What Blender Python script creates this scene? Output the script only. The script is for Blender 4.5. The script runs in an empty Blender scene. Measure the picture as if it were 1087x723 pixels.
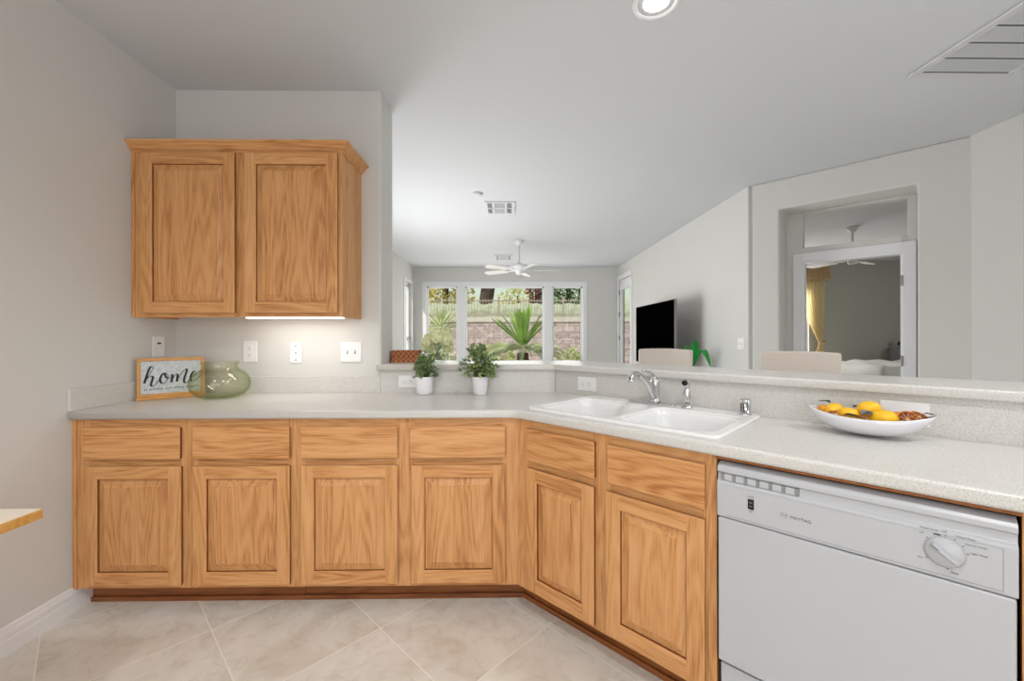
import bpy, bmesh, math, random
from mathutils import Vector, Matrix

# ------------------------------------------------------------------ scene
SC = bpy.context.scene
COL = SC.collection
R = math.radians
PI = math.pi
random.seed(7)

# ---- camera
HORIZON, FPX, IW = 357.0, 442.0, 1087.0
cd = bpy.data.cameras.new('camera')
cam = bpy.data.objects.new('camera', cd)
COL.objects.link(cam)
cd.sensor_fit = 'HORIZONTAL'
cd.sensor_width = 36.0
cd.lens = FPX / IW * 36.0
cd.shift_y = -(361.5 - HORIZON) / IW
cd.clip_start = 0.02
cd.clip_end = 300
cam.matrix_world = (Matrix.Translation((0, 0, 1.256)) @ Matrix.Rotation(-0.0135, 4, 'Z')
                    @ Matrix.Rotation(PI / 2, 4, 'X') @ Matrix.Rotation(-0.0015, 4, 'Z'))
SC.camera = cam

# ---- exposure
SC.view_settings.view_transform = 'Standard'
SC.view_settings.look = 'None'
SC.view_settings.gamma = 1.0
SC.view_settings.use_curve_mapping = False
SC.view_settings.exposure = -0.04
SC.cycles.max_bounces = 10
SC.cycles.diffuse_bounces = 6
SC.cycles.transparent_max_bounces = 16
SC.cycles.sample_clamp_indirect = 6.0
try:
    SC.cycles.use_denoising = True
except Exception:
    pass

# ---- world: clear daylight sky
W = bpy.data.worlds.new('sky')
SC.world = W
W.use_nodes = True
wn = W.node_tree
wn.nodes.clear()
sky = wn.nodes.new('ShaderNodeTexSky')
sky.sky_type = 'NISHITA'
sky.sun_disc = False
sky.sun_elevation = R(48)
sky.sun_rotation = R(200)
sky.air_density = 1.6
sky.dust_density = 2.5
bg = wn.nodes.new('ShaderNodeBackground')
bg.inputs['Strength'].default_value = 0.17
wo = wn.nodes.new('ShaderNodeOutputWorld')
wn.links.new(sky.outputs[0], bg.inputs[0])
wn.links.new(bg.outputs[0], wo.inputs[0])

def light(name, kind, loc, energy, color=(1, 1, 1), size=1.0, size_y=None, direction=(0, 0, -1), spot=None):
    l = bpy.data.lights.new(name, kind)
    l.energy = energy
    l.color = color
    if kind == 'AREA':
        l.shape = 'RECTANGLE' if size_y else 'SQUARE'
        l.size = size
        if size_y:
            l.size_y = size_y
    elif kind == 'SUN':
        l.angle = size
    else:
        l.shadow_soft_size = size
    if spot:
        l.spot_size, l.spot_blend = spot
    o = bpy.data.objects.new(name, l)
    o.location = loc
    o.rotation_euler = Vector(direction).to_track_quat('-Z', 'Y').to_euler()
    COL.objects.link(o)
    return o

light('sun', 'SUN', (0, 0, 20), 5.0, (1, 0.95, 0.86), R(1.2), direction=(0.55, 0.45, -0.9))
# daylight through the windows and glass doors; the two side lamps are added fill
light('daylight_nook_window', 'AREA', (-0.25, -2.55, 1.40), 42, (0.97, 0.98, 1.0), 3.0, 1.7, (0, 1, 0.0))
light('kitchen_side_fill', 'AREA', (3.40, -0.80, 1.50), 16, (0.97, 0.98, 1.0), 1.9, 1.2, (-1, 0, 0))  # fill lamp added on the right to brighten the left wall
light('daylight_patio_door', 'AREA', (-1.95, 4.90, 0.92), 80, (0.99, 0.99, 1.0), 2.1, 1.7, (1, 0, 0))
light('daylight_back_window', 'AREA', (-0.05, 9.02, 1.6), 36, (1.0, 0.99, 0.97), 3.3, 1.5, (0, -1, 0))
light('daylight_bedroom_window', 'AREA', (5.2, 8.14, 1.35), 36, (1.0, 0.97, 0.92), 1.5, 1.5, (0, -1, 0))
light('bedroom_side_fill', 'AREA', (9.1, 4.6, 1.5), 36, (1.0, 0.99, 0.97), 2.0, 1.5, (-1, 0.25, 0))  # unseen lamp added to brighten the bedroom, no window behind it
# recessed cans in the ceiling out of frame
for k, (x, y) in enumerate(((-1.05, -0.1), (0.55, 0.1), (2.2, 0.5))):
    light('ceiling_can_light', 'SPOT', (x, y, 2.70), 56, (1.0, 0.993, 0.98), 0.07, direction=(0, 0, -1), spot=(R(150), 0.6))

# ------------------------------------------------------------------ frame of reference
H = 2.74                    # ceiling
XL = -1.985                 # left wall
YB = 2.53                   # kitchen back wall
FX, FY = 0.053, 1.935       # where the two cabinet faces meet
S2 = 2 ** -0.5
T2 = 1.74                   # length of the angled run
QX, QY = FX + T2 * S2, FY - T2 * S2
TB = math.tan(R(22.5))
ZC = 0.918                  # worktop
ZB0, ZB1 = 1.052, 1.088     # raised bar
PX0, PY0 = 2.424, 4.077     # start of the angled wall beyond the bar

def c1(o):
    return (FX + TB * o, FY + o)

def c2(o):
    return (QX + o, QY + TB * o)

def pen(t, o):              # along the angled run, depth o behind its face
    return (FX + t * S2 + o * S2, FY - t * S2 + o * S2)

def dia(t, o):              # along the angled wall of the big room
    return (PX0 + t * S2 + o * S2, PY0 - t * S2 + o * S2)

# ------------------------------------------------------------------ colour + materials
def lin(c):
    out = []
    for v in c[:3]:
        v = v / 255.0
        out.append(v / 12.92 if v <= 0.04045 else ((v + 0.055) / 1.055) ** 2.4)
    return (out[0], out[1], out[2], 1.0)

def new_mat(name):
    m = bpy.data.materials.new(name)
    m.use_nodes = True
    nt = m.node_tree
    b = nt.nodes['Principled BSDF']
    return m, nt, b

def N(nt, kind, **kw):
    n = nt.nodes.new(kind)
    for k, v in kw.items():
        setattr(n, k, v)
    return n

def mat(name, c, rough=0.5, metal=0.0, var=0.0, vscale=20.0, bump=0.0, bscale=200.0, emit=None, estr=0.0, spec=None, trans=0.0):
    m, nt, b = new_mat(name)
    b.inputs['Roughness'].default_value = rough
    b.inputs['Metallic'].default_value = metal
    if spec is not None:
        b.inputs['Specular IOR Level'].default_value = spec
    tc = N(nt, 'ShaderNodeTexCoord')
    no = N(nt, 'ShaderNodeTexNoise')
    no.inputs['Scale'].default_value = vscale
    no.inputs['Detail'].default_value = 4
    nt.links.new(tc.outputs['Object'], no.inputs['Vector'])
    cr = N(nt, 'ShaderNodeValToRGB')
    L = lin(c)
    cr.color_ramp.elements[0].position = 0.3
    cr.color_ramp.elements[1].position = 0.7
    cr.color_ramp.elements[0].color = tuple(max(0, v * (1 - var)) for v in L[:3]) + (1,)
    cr.color_ramp.elements[1].color = tuple(min(1, v * (1 + var)) for v in L[:3]) + (1,)
    nt.links.new(no.outputs['Fac'], cr.inputs['Fac'])
    nt.links.new(cr.outputs['Color'], b.inputs['Base Color'])
    if bump:
        n2 = N(nt, 'ShaderNodeTexNoise')
        n2.inputs['Scale'].default_value = bscale
        n2.inputs['Detail'].default_value = 3
        nt.links.new(tc.outputs['Object'], n2.inputs['Vector'])
        bp = N(nt, 'ShaderNodeBump')
        bp.inputs['Strength'].default_value = bump
        bp.inputs['Distance'].default_value = 0.002
        nt.links.new(n2.outputs['Fac'], bp.inputs['Height'])
        nt.links.new(bp.outputs['Normal'], b.inputs['Normal'])
    if emit:
        b.inputs['Emission Color'].default_value = lin(emit)
        b.inputs['Emission Strength'].default_value = estr
    if trans:
        tr = N(nt, 'ShaderNodeBsdfTranslucent')
        nt.links.new(cr.outputs['Color'], tr.inputs['Color'])
        mx = N(nt, 'ShaderNodeMixShader')
        mx.inputs[0].default_value = trans
        nt.links.new(b.outputs[0], mx.inputs[1])
        nt.links.new(tr.outputs[0], mx.inputs[2])
        nt.links.new(mx.outputs[0], nt.nodes['Material Output'].inputs[0])
    return m

def oak(name, axis, dark=(168, 107, 56), mid=(208, 150, 95), light_=(223, 170, 117), sc=1.0):
    """flat-sawn oak, grain running along axis 0/2 of the object"""
    m, nt, b = new_mat(name)
    tc = N(nt, 'ShaderNodeTexCoord')
    oi = N(nt, 'ShaderNodeObjectInfo')
    sh = N(nt, 'ShaderNodeVectorMath', operation='MULTIPLY_ADD')
    comb = N(nt, 'ShaderNodeCombineXYZ')
    for k in range(3):
        nt.links.new(oi.outputs['Random'], comb.inputs[k])
    sh.inputs[1].default_value = (7.3, 3.1, 5.7)
    nt.links.new(comb.outputs[0], sh.inputs[0])
    nt.links.new(tc.outputs['Object'], sh.inputs[2])
    mp = N(nt, 'ShaderNodeMapping')
    s = [1.0 * sc, 1.0 * sc, 1.0 * sc]
    s[axis] = 0.12 * sc
    mp.inputs['Scale'].default_value = s
    nt.links.new(sh.outputs[0], mp.inputs['Vector'])
    # growth rings: contour bands of a stretched noise field
    n1 = N(nt, 'ShaderNodeTexNoise')
    n1.inputs['Scale'].default_value = 9.5
    n1.inputs['Detail'].default_value = 1.5
    n1.inputs['Roughness'].default_value = 0.4
    nt.links.new(mp.outputs[0], n1.inputs['Vector'])
    mu = N(nt, 'ShaderNodeMath', operation='MULTIPLY')
    mu.inputs[1].default_value = 72.0
    nt.links.new(n1.outputs['Fac'], mu.inputs[0])
    sn = N(nt, 'ShaderNodeMath', operation='SINE')
    nt.links.new(mu.outputs[0], sn.inputs[0])
    # pores
    mp2 = N(nt, 'ShaderNodeMapping')
    s2 = [1.0, 1.0, 1.0]
    s2[axis] = 0.035
    mp2.inputs['Scale'].default_value = s2
    nt.links.new(sh.outputs[0], mp2.inputs['Vector'])
    n2 = N(nt, 'ShaderNodeTexNoise')
    n2.inputs['Scale'].default_value = 260.0
    n2.inputs['Detail'].default_value = 2.0
    nt.links.new(mp2.outputs[0], n2.inputs['Vector'])
    n3 = N(nt, 'ShaderNodeTexNoise')
    n3.inputs['Scale'].default_value = 14.0
    n3.inputs['Detail'].default_value = 2.0
    nt.links.new(mp2.outputs[0], n3.inputs['Vector'])
    a = N(nt, 'ShaderNodeMath', operation='MULTIPLY_ADD')
    a.inputs[1].default_value = 0.13
    nt.links.new(sn.outputs[0], a.inputs[0])
    a2 = N(nt, 'ShaderNodeMath', operation='MULTIPLY_ADD')
    a2.inputs[1].default_value = 1.0
    a2.inputs[2].default_value = -0.47
    nt.links.new(n2.outputs['Fac'], a2.inputs[0])
    a3 = N(nt, 'ShaderNodeMath', operation='MULTIPLY_ADD')
    a3.inputs[1].default_value = 0.9
    nt.links.new(n3.outputs['Fac'], a3.inputs[0])
    nt.links.new(a2.outputs[0], a3.inputs[2])
    nt.links.new(a3.outputs[0], a.inputs[2])
    cr = N(nt, 'ShaderNodeValToRGB')
    e = cr.color_ramp.elements
    e[0].position, e[0].color = 0.05, lin(dark)
    e[1].position, e[1].color = 0.95, lin(light_)
    k = e.new(0.42)
    k.color = lin(mid)
    nt.links.new(a.outputs[0], cr.inputs['Fac'])
    nt.links.new(cr.outputs['Color'], b.inputs['Base Color'])
    b.inputs['Roughness'].default_value = 0.42
    b.inputs['Specular IOR Level'].default_value = 0.4
    bp = N(nt, 'ShaderNodeBump')
    bp.inputs['Strength'].default_value = 0.12
    bp.inputs['Distance'].default_value = 0.001
    nt.links.new(n2.outputs['Fac'], bp.inputs['Height'])
    nt.links.new(bp.outputs['Normal'], b.inputs['Normal'])
    return m

def tile_mat():
    m, nt, b = new_mat('travertine_look_floor_tile')
    tc = N(nt, 'ShaderNodeTexCoord')
    mp = N(nt, 'ShaderNodeMapping')
    mp.vector_type = 'TEXTURE'
    mp.inputs['Location'].default_value = (0.175, 1.80, 0)
    mp.inputs['Rotation'].default_value = (0, 0, R(45))
    nt.links.new(tc.outputs['Object'], mp.inputs['Vector'])
    br = N(nt, 'ShaderNodeTexBrick')
    br.offset = 0.0
    br.squash = 1.0
    br.inputs['Scale'].default_value = 1.0
    br.inputs['Mortar Size'].default_value = 0.0028
    br.inputs['Mortar Smooth'].default_value = 0.1
    br.inputs['Brick Width'].default_value = 0.509
    br.inputs['Row Height'].default_value = 0.509
    br.inputs['Color1'].default_value = (0.0, 0.0, 0.0, 1)
    br.inputs['Color2'].default_value = (1.0, 1.0, 1.0, 1)
    br.inputs['Mortar'].default_value = (0.5, 0.5, 0.5, 1)
    nt.links.new(mp.outputs[0], br.inputs['Vector'])
    # each tile shifts its own cloud pattern
    sh = N(nt, 'ShaderNodeVectorMath', operation='MULTIPLY_ADD')
    sh.inputs[1].default_value = (3.0, 5.0, 2.0)
    nt.links.new(br.outputs['Color'], sh.inputs[0])
    nt.links.new(tc.outputs['Object'], sh.inputs[2])
    n1 = N(nt, 'ShaderNodeTexNoise')
    n1.inputs['Scale'].default_value = 3.2
    n1.inputs['Detail'].default_value = 7
    n1.inputs['Roughness'].default_value = 0.62
    n1.inputs['Distortion'].default_value = 0.9
    nt.links.new(sh.outputs[0], n1.inputs['Vector'])
    n2 = N(nt, 'ShaderNodeTexNoise')
    n2.inputs['Scale'].default_value = 9.0
    n2.inputs['Detail'].default_value = 8
    n2.inputs['Roughness'].default_value = 0.7
    n2.inputs['Distortion'].default_value = 1.6
    nt.links.new(sh.outputs[0], n2.inputs['Vector'])
    cr = N(nt, 'ShaderNodeValToRGB')
    e = cr.color_ramp.elements
    e[0].position, e[0].color = 0.30, lin((204, 197, 185))
    e[1].position, e[1].color = 0.68, lin((229, 227, 221))
    k = e.new(0.47); k.color = lin((219, 216, 208))
    nt.links.new(n1.outputs['Fac'], cr.inputs['Fac'])
    cr2 = N(nt, 'ShaderNodeValToRGB')
    e = cr2.color_ramp.elements
    e[0].position, e[0].color = 0.34, lin((222, 217, 208))
    e[1].position, e[1].color = 0.50, (1, 1, 1, 1)
    nt.links.new(n2.outputs['Fac'], cr2.inputs['Fac'])
    mul = N(nt, 'ShaderNodeMixRGB', blend_type='MULTIPLY')
    mul.inputs[0].default_value = 0.5
    nt.links.new(cr.outputs[0], mul.inputs[1])
    nt.links.new(cr2.outputs[0], mul.inputs[2])
    mx = N(nt, 'ShaderNodeMixRGB')
    nt.links.new(br.outputs['Fac'], mx.inputs[0])
    nt.links.new(mul.outputs[0], mx.inputs[1])
    mx.inputs[2].default_value = lin((236, 233, 226))
    nt.links.new(mx.outputs[0], b.inputs['Base Color'])
    b.inputs['Roughness'].default_value = 0.42
    bp = N(nt, 'ShaderNodeBump')
    bp.inputs['Strength'].default_value = 0.25
    bp.inputs['Distance'].default_value = 0.002
    bp.invert = True
    nt.links.new(br.outputs['Fac'], bp.inputs['Height'])
    nt.links.new(bp.outputs['Normal'], b.inputs['Normal'])
    return m

def counter_mat():
    m, nt, b = new_mat('speckled_solid_surface')
    tc = N(nt, 'ShaderNodeTexCoord')
    n1 = N(nt, 'ShaderNodeTexNoise')
    n1.inputs['Scale'].default_value = 420.0
    n1.inputs['Detail'].default_value = 2
    nt.links.new(tc.outputs['Object'], n1.inputs['Vector'])
    cr = N(nt, 'ShaderNodeValToRGB')
    e = cr.color_ramp.elements
    e[0].position, e[0].color = 0.32, lin((180, 177, 172))
    e[1].position, e[1].color = 0.66, lin((221, 219, 216))
    k = e.new(0.46); k.color = lin((206, 204, 200))
    nt.links.new(n1.outputs['Fac'], cr.inputs['Fac'])
    nt.links.new(cr.outputs[0], b.inputs['Base Color'])
    b.inputs['Roughness'].default_value = 0.28
    return m

def glass_mat(name, centre, edge, gloss=0.08):
    """thin clear glass: see-through, more reflective and more tinted at grazing angles"""
    m, nt, b = new_mat(name)
    nt.nodes.remove(b)
    lw = N(nt, 'ShaderNodeLayerWeight')
    lw.inputs['Blend'].default_value = 0.12
    mixc = N(nt, 'ShaderNodeMixRGB')
    mixc.inputs[1].default_value = lin(centre)
    mixc.inputs[2].default_value = lin(edge)
    nt.links.new(lw.outputs['Facing'], mixc.inputs[0])
    tr = N(nt, 'ShaderNodeBsdfTransparent')
    nt.links.new(mixc.outputs[0], tr.inputs[0])
    gl = N(nt, 'ShaderNodeBsdfGlossy')
    gl.inputs['Roughness'].default_value = 0.02
    pw = N(nt, 'ShaderNodeMath', operation='POWER')
    pw.inputs[1].default_value = 1.6
    nt.links.new(lw.outputs['Facing'], pw.inputs[0])
    mu = N(nt, 'ShaderNodeMath', operation='MULTIPLY_ADD')
    mu.inputs[1].default_value = 0.30
    mu.inputs[2].default_value = gloss
    nt.links.new(pw.outputs[0], mu.inputs[0])
    mx = N(nt, 'ShaderNodeMixShader')
    nt.links.new(mu.outputs[0], mx.inputs[0])
    nt.links.new(tr.outputs[0], mx.inputs[1])
    nt.links.new(gl.outputs[0], mx.inputs[2])
    nt.links.new(mx.outputs[0], nt.nodes['Material Output'].inputs[0])
    return m

def block_wall_mat():
    m, nt, b = new_mat('split_face_block')
    tc = N(nt, 'ShaderNodeTexCoord')
    mp = N(nt, 'ShaderNodeMapping')
    mp.inputs['Rotation'].default_value = (R(90), 0, 0)
    nt.links.new(tc.outputs['Object'], mp.inputs['Vector'])
    br = N(nt, 'ShaderNodeTexBrick')
    br.inputs['Scale'].default_value = 1.0
    br.inputs['Brick Width'].default_value = 0.42
    br.inputs['Row Height'].default_value = 0.2
    br.inputs['Mortar Size'].default_value = 0.008
    br.inputs['Color1'].default_value = lin((158, 143, 142))
    br.inputs['Color2'].default_value = lin((182, 168, 166))
    br.inputs['Mortar'].default_value = lin((130, 119, 118))
    nt.links.new(mp.outputs[0], br.inputs['Vector'])
    n1 = N(nt, 'ShaderNodeTexNoise')
    n1.inputs['Scale'].default_value = 9
    n1.inputs['Detail'].default_value = 6
    nt.links.new(tc.outputs['Object'], n1.inputs['Vector'])
    mu = N(nt, 'ShaderNodeMixRGB', blend_type='OVERLAY')
    mu.inputs[0].default_value = 0.7
    nt.links.new(br.outputs[0], mu.inputs[1])
    nt.links.new(n1.outputs['Fac'], mu.inputs[2])
    nt.links.new(mu.outputs[0], b.inputs['Base Color'])
    b.inputs['Roughness'].default_value = 0.95
    bp = N(nt, 'ShaderNodeBump')
    bp.inputs['Strength'].default_value = 1.0
    bp.inputs['Distance'].default_value = 0.03
    nt.links.new(n1.outputs['Fac'], bp.inputs['Height'])
    nt.links.new(bp.outputs[0], b.inputs['Normal'])
    return m

def wicker_mat():
    m, nt, b = new_mat('brown_wicker')
    tc = N(nt, 'ShaderNodeTexCoord')
    ck = N(nt, 'ShaderNodeTexChecker')
    ck.inputs['Scale'].default_value = 62
    ck.inputs['Color1'].default_value = lin((136, 78, 44))
    ck.inputs['Color2'].default_value = lin((188, 120, 72))
    nt.links.new(tc.outputs['Object'], ck.inputs['Vector'])
    nt.links.new(ck.outputs[0], b.inputs['Base Color'])
    b.inputs['Roughness'].default_value = 0.6
    return m

M = {}
M['wall'] = mat('greige_wall_paint', (212, 211, 208), 0.85, bump=0.12, bscale=240, var=0.004)
M['ceil'] = mat('white_ceiling_paint', (210, 212, 216), 0.9, bump=0.15, bscale=160, var=0.004)
M['bedwall'] = mat('grey_green_bedroom_paint', (176, 174, 164), 0.85, bump=0.1, bscale=200)
M['trim'] = mat('white_trim_paint', (232, 233, 236), 0.45)
M['tile'] = tile_mat()
M['counter'] = counter_mat()
M['oakv'] = oak('honey_oak_upright_grain', 2)
M['oakh'] = oak('honey_oak_level_grain', 0)
M['oakshade'] = oak('honey_oak_shaded_edge', 2, (92, 50, 20), (124, 74, 34), (140, 86, 44))  # same oak as the fronts, side shade put into its colour
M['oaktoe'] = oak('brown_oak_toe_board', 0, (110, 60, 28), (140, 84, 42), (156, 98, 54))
M['dark'] = mat('dark_gap', (18, 17, 16), 0.8)
M['white_app'] = mat('white_appliance_enamel', (188, 190, 195), 0.32)
M['app_grey'] = mat('grey_plastic', (138, 140, 142), 0.5)
M['print'] = mat('grey_print', (96, 97, 99), 0.6)
M['black'] = mat('black_plastic', (14, 14, 15), 0.35)
M['porcelain'] = mat('white_porcelain', (232, 232, 232), 0.14)
M['chrome'] = mat('chrome', (215, 216, 218), 0.09, 1.0)
M['steel'] = mat('brushed_steel', (150, 150, 152), 0.35, 1.0)
M['plate'] = mat('white_switch_plate', (235, 235, 236), 0.35)
M['slot'] = mat('dark_socket_slot', (52, 50, 48), 0.6)
M['pine'] = mat('golden_pine', (206, 150, 84), 0.5, var=0.12, vscale=14)
M['zinc'] = mat('galvanised_zinc', (190, 195, 197), 0.42, 0.35, var=0.16, vscale=60)
M['ink'] = mat('black_lettering', (20, 20, 20), 0.6)
M['jar'] = glass_mat('pale_green_glass', (254, 254, 250), (188, 204, 156), 0.035)
M['clear'] = glass_mat('clear_glass', (246, 249, 247), (190, 205, 195), 0.05)
M['pane'] = glass_mat('window_pane', (250, 252, 251), (238, 244, 241), 0.008)
M['pot'] = mat('white_ceramic', (236, 235, 240), 0.3)
M['soil'] = mat('dark_soil', (48, 38, 30), 0.95, var=0.3, vscale=90)
M['leafd'] = mat('dark_green_leaf', (108, 140, 98), 0.5, var=0.25, vscale=30, trans=0.15)
M['leafm'] = mat('mid_green_leaf', (156, 184, 128), 0.5, var=0.2, vscale=30, trans=0.15)
M['leafb'] = mat('grey_green_leaf', (182, 200, 176), 0.5, var=0.2, vscale=30, trans=0.15)
M['leafy'] = mat('lime_leaf', (184, 198, 104), 0.5, var=0.2, vscale=30, trans=0.2)
M['stem'] = mat('brown_stem', (86, 70, 46), 0.8)
M['bowl'] = mat('white_glazed_bowl', (220, 220, 225), 0.2)
M['lemon'] = mat('lemon_peel', (238, 184, 20), 0.42, var=0.08, vscale=25, bump=0.3, bscale=180)
M['orange'] = mat('small_orange_peel', (214, 140, 28), 0.45, var=0.12, vscale=40, bump=0.2)
M['rind'] = mat('dried_orange_rind', (196, 118, 44), 0.6, var=0.2, vscale=60)
M['pulp'] = mat('dried_orange_pulp', (116, 46, 18), 0.55, var=0.45, vscale=70)
M['pith'] = mat('pale_pith', (226, 176, 110), 0.6)
M['greyleaf'] = mat('grey_dried_leaf', (112, 116, 122), 0.55, var=0.25, vscale=60)
M['darkleaf'] = mat('near_black_leaf', (40, 44, 44), 0.5, var=0.2, vscale=50)
M['tabletop'] = mat('cream_laminate', (240, 226, 208), 0.4, var=0.03, vscale=8)
M['blond'] = oak('blond_oak_edge', 0, (176, 124, 56), (206, 152, 78), (218, 170, 98))
M['linen'] = mat('beige_upholstery', (206, 196, 186), 0.8, var=0.03, vscale=300, bump=0.15, bscale=500)
M['woodleg'] = mat('dark_wood_leg', (70, 48, 34), 0.5)
M['screen'] = mat('black_tv_screen', (2, 2, 2), 0.7, spec=0.0)
M['tvedge'] = mat('grey_tv_edge', (140, 138, 134), 0.35, 0.6)
M['brightleaf'] = mat('bright_green_leaf', (40, 158, 66), 0.42, var=0.2, vscale=12, trans=0.15)
M['wicker'] = wicker_mat()
M['hydr'] = mat('pale_green_hydrangea', (238, 242, 196), 0.7, var=0.12, vscale=40, trans=0.25)
M['hydrw'] = mat('cream_hydrangea', (246, 246, 216), 0.7, var=0.06, vscale=40, trans=0.25)
M['frond'] = mat('cycad_leaf', (126, 166, 44), 0.45, var=0.3, vscale=4, trans=0.2)
M['frond_lit'] = mat('sunlit_cycad_lower_leaf', (208, 216, 170), 0.5, var=0.25, vscale=4, trans=0.2)  # sunlit paleness of the lower fronds put into the leaf colour
M['trunk'] = mat('brown_cycad_trunk', (92, 70, 46), 0.95, var=0.4, vscale=14, bump=1.0, bscale=40)
M['bark'] = mat('dark_bark', (70, 58, 50), 0.95, var=0.3, vscale=8, bump=0.8, bscale=30)
M['redleaf'] = mat('red_brown_leaf', (120, 66, 54), 0.6, var=0.3, vscale=4, trans=0.2)
M['goldleaf'] = mat('golden_leaf', (206, 186, 92), 0.6, var=0.2, vscale=3, trans=0.3)
M['paleleaf'] = mat('pale_olive_leaf', (176, 182, 120), 0.6, var=0.2, vscale=3, trans=0.3)
M['conifer'] = mat('conifer_green', (62, 92, 48), 0.6, var=0.3, vscale=4, trans=0.15)
M['yucca'] = mat('pale_variegated_blade', (196, 206, 150), 0.5, var=0.25, vscale=8, trans=0.25)
M['sage'] = mat('pale_sage_hedge', (150, 156, 134), 0.9, var=0.12, vscale=5, bump=1.0, bscale=18)
M['fence'] = mat('taupe_fence_paint', (150, 142, 128), 0.5)
M['block'] = block_wall_mat()
M['cap'] = mat('pale_wall_cap', (188, 183, 174), 0.9, var=0.1, vscale=6)
M['gravel'] = mat('tan_gravel', (188, 168, 142), 0.95, var=0.25, vscale=30, bump=1.0, bscale=60)
M['curtain'] = mat('cream_curtain', (244, 228, 184), 0.8, var=0.06, vscale=30, trans=0.45)
M['valance'] = mat('tan_cream_valance', (212, 188, 146), 0.8, var=0.08, vscale=30, trans=0.2)
M['duvet'] = mat('white_duvet', (232, 232, 226), 0.85, bump=0.3, bscale=30)
M['greywood'] = mat('grey_painted_wood', (150, 150, 152), 0.6)
M['grille'] = mat('white_grille_paint', (206, 207, 210), 0.5)
M['duct'] = mat('grey_duct', (76, 76, 78), 0.9)
M['lens'] = mat('lit_lamp_lens', (255, 255, 252), 0.5, emit=(255, 252, 244), estr=9.0)
M['striplens'] = mat('lit_strip_lens', (255, 255, 250), 0.5, emit=(255, 250, 238), estr=3.5)
M['fanwhite'] = mat('white_fan_enamel', (225, 225, 226), 0.35)
M['fanblade'] = mat('white_fan_blade', (228, 226, 222), 0.5)

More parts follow.
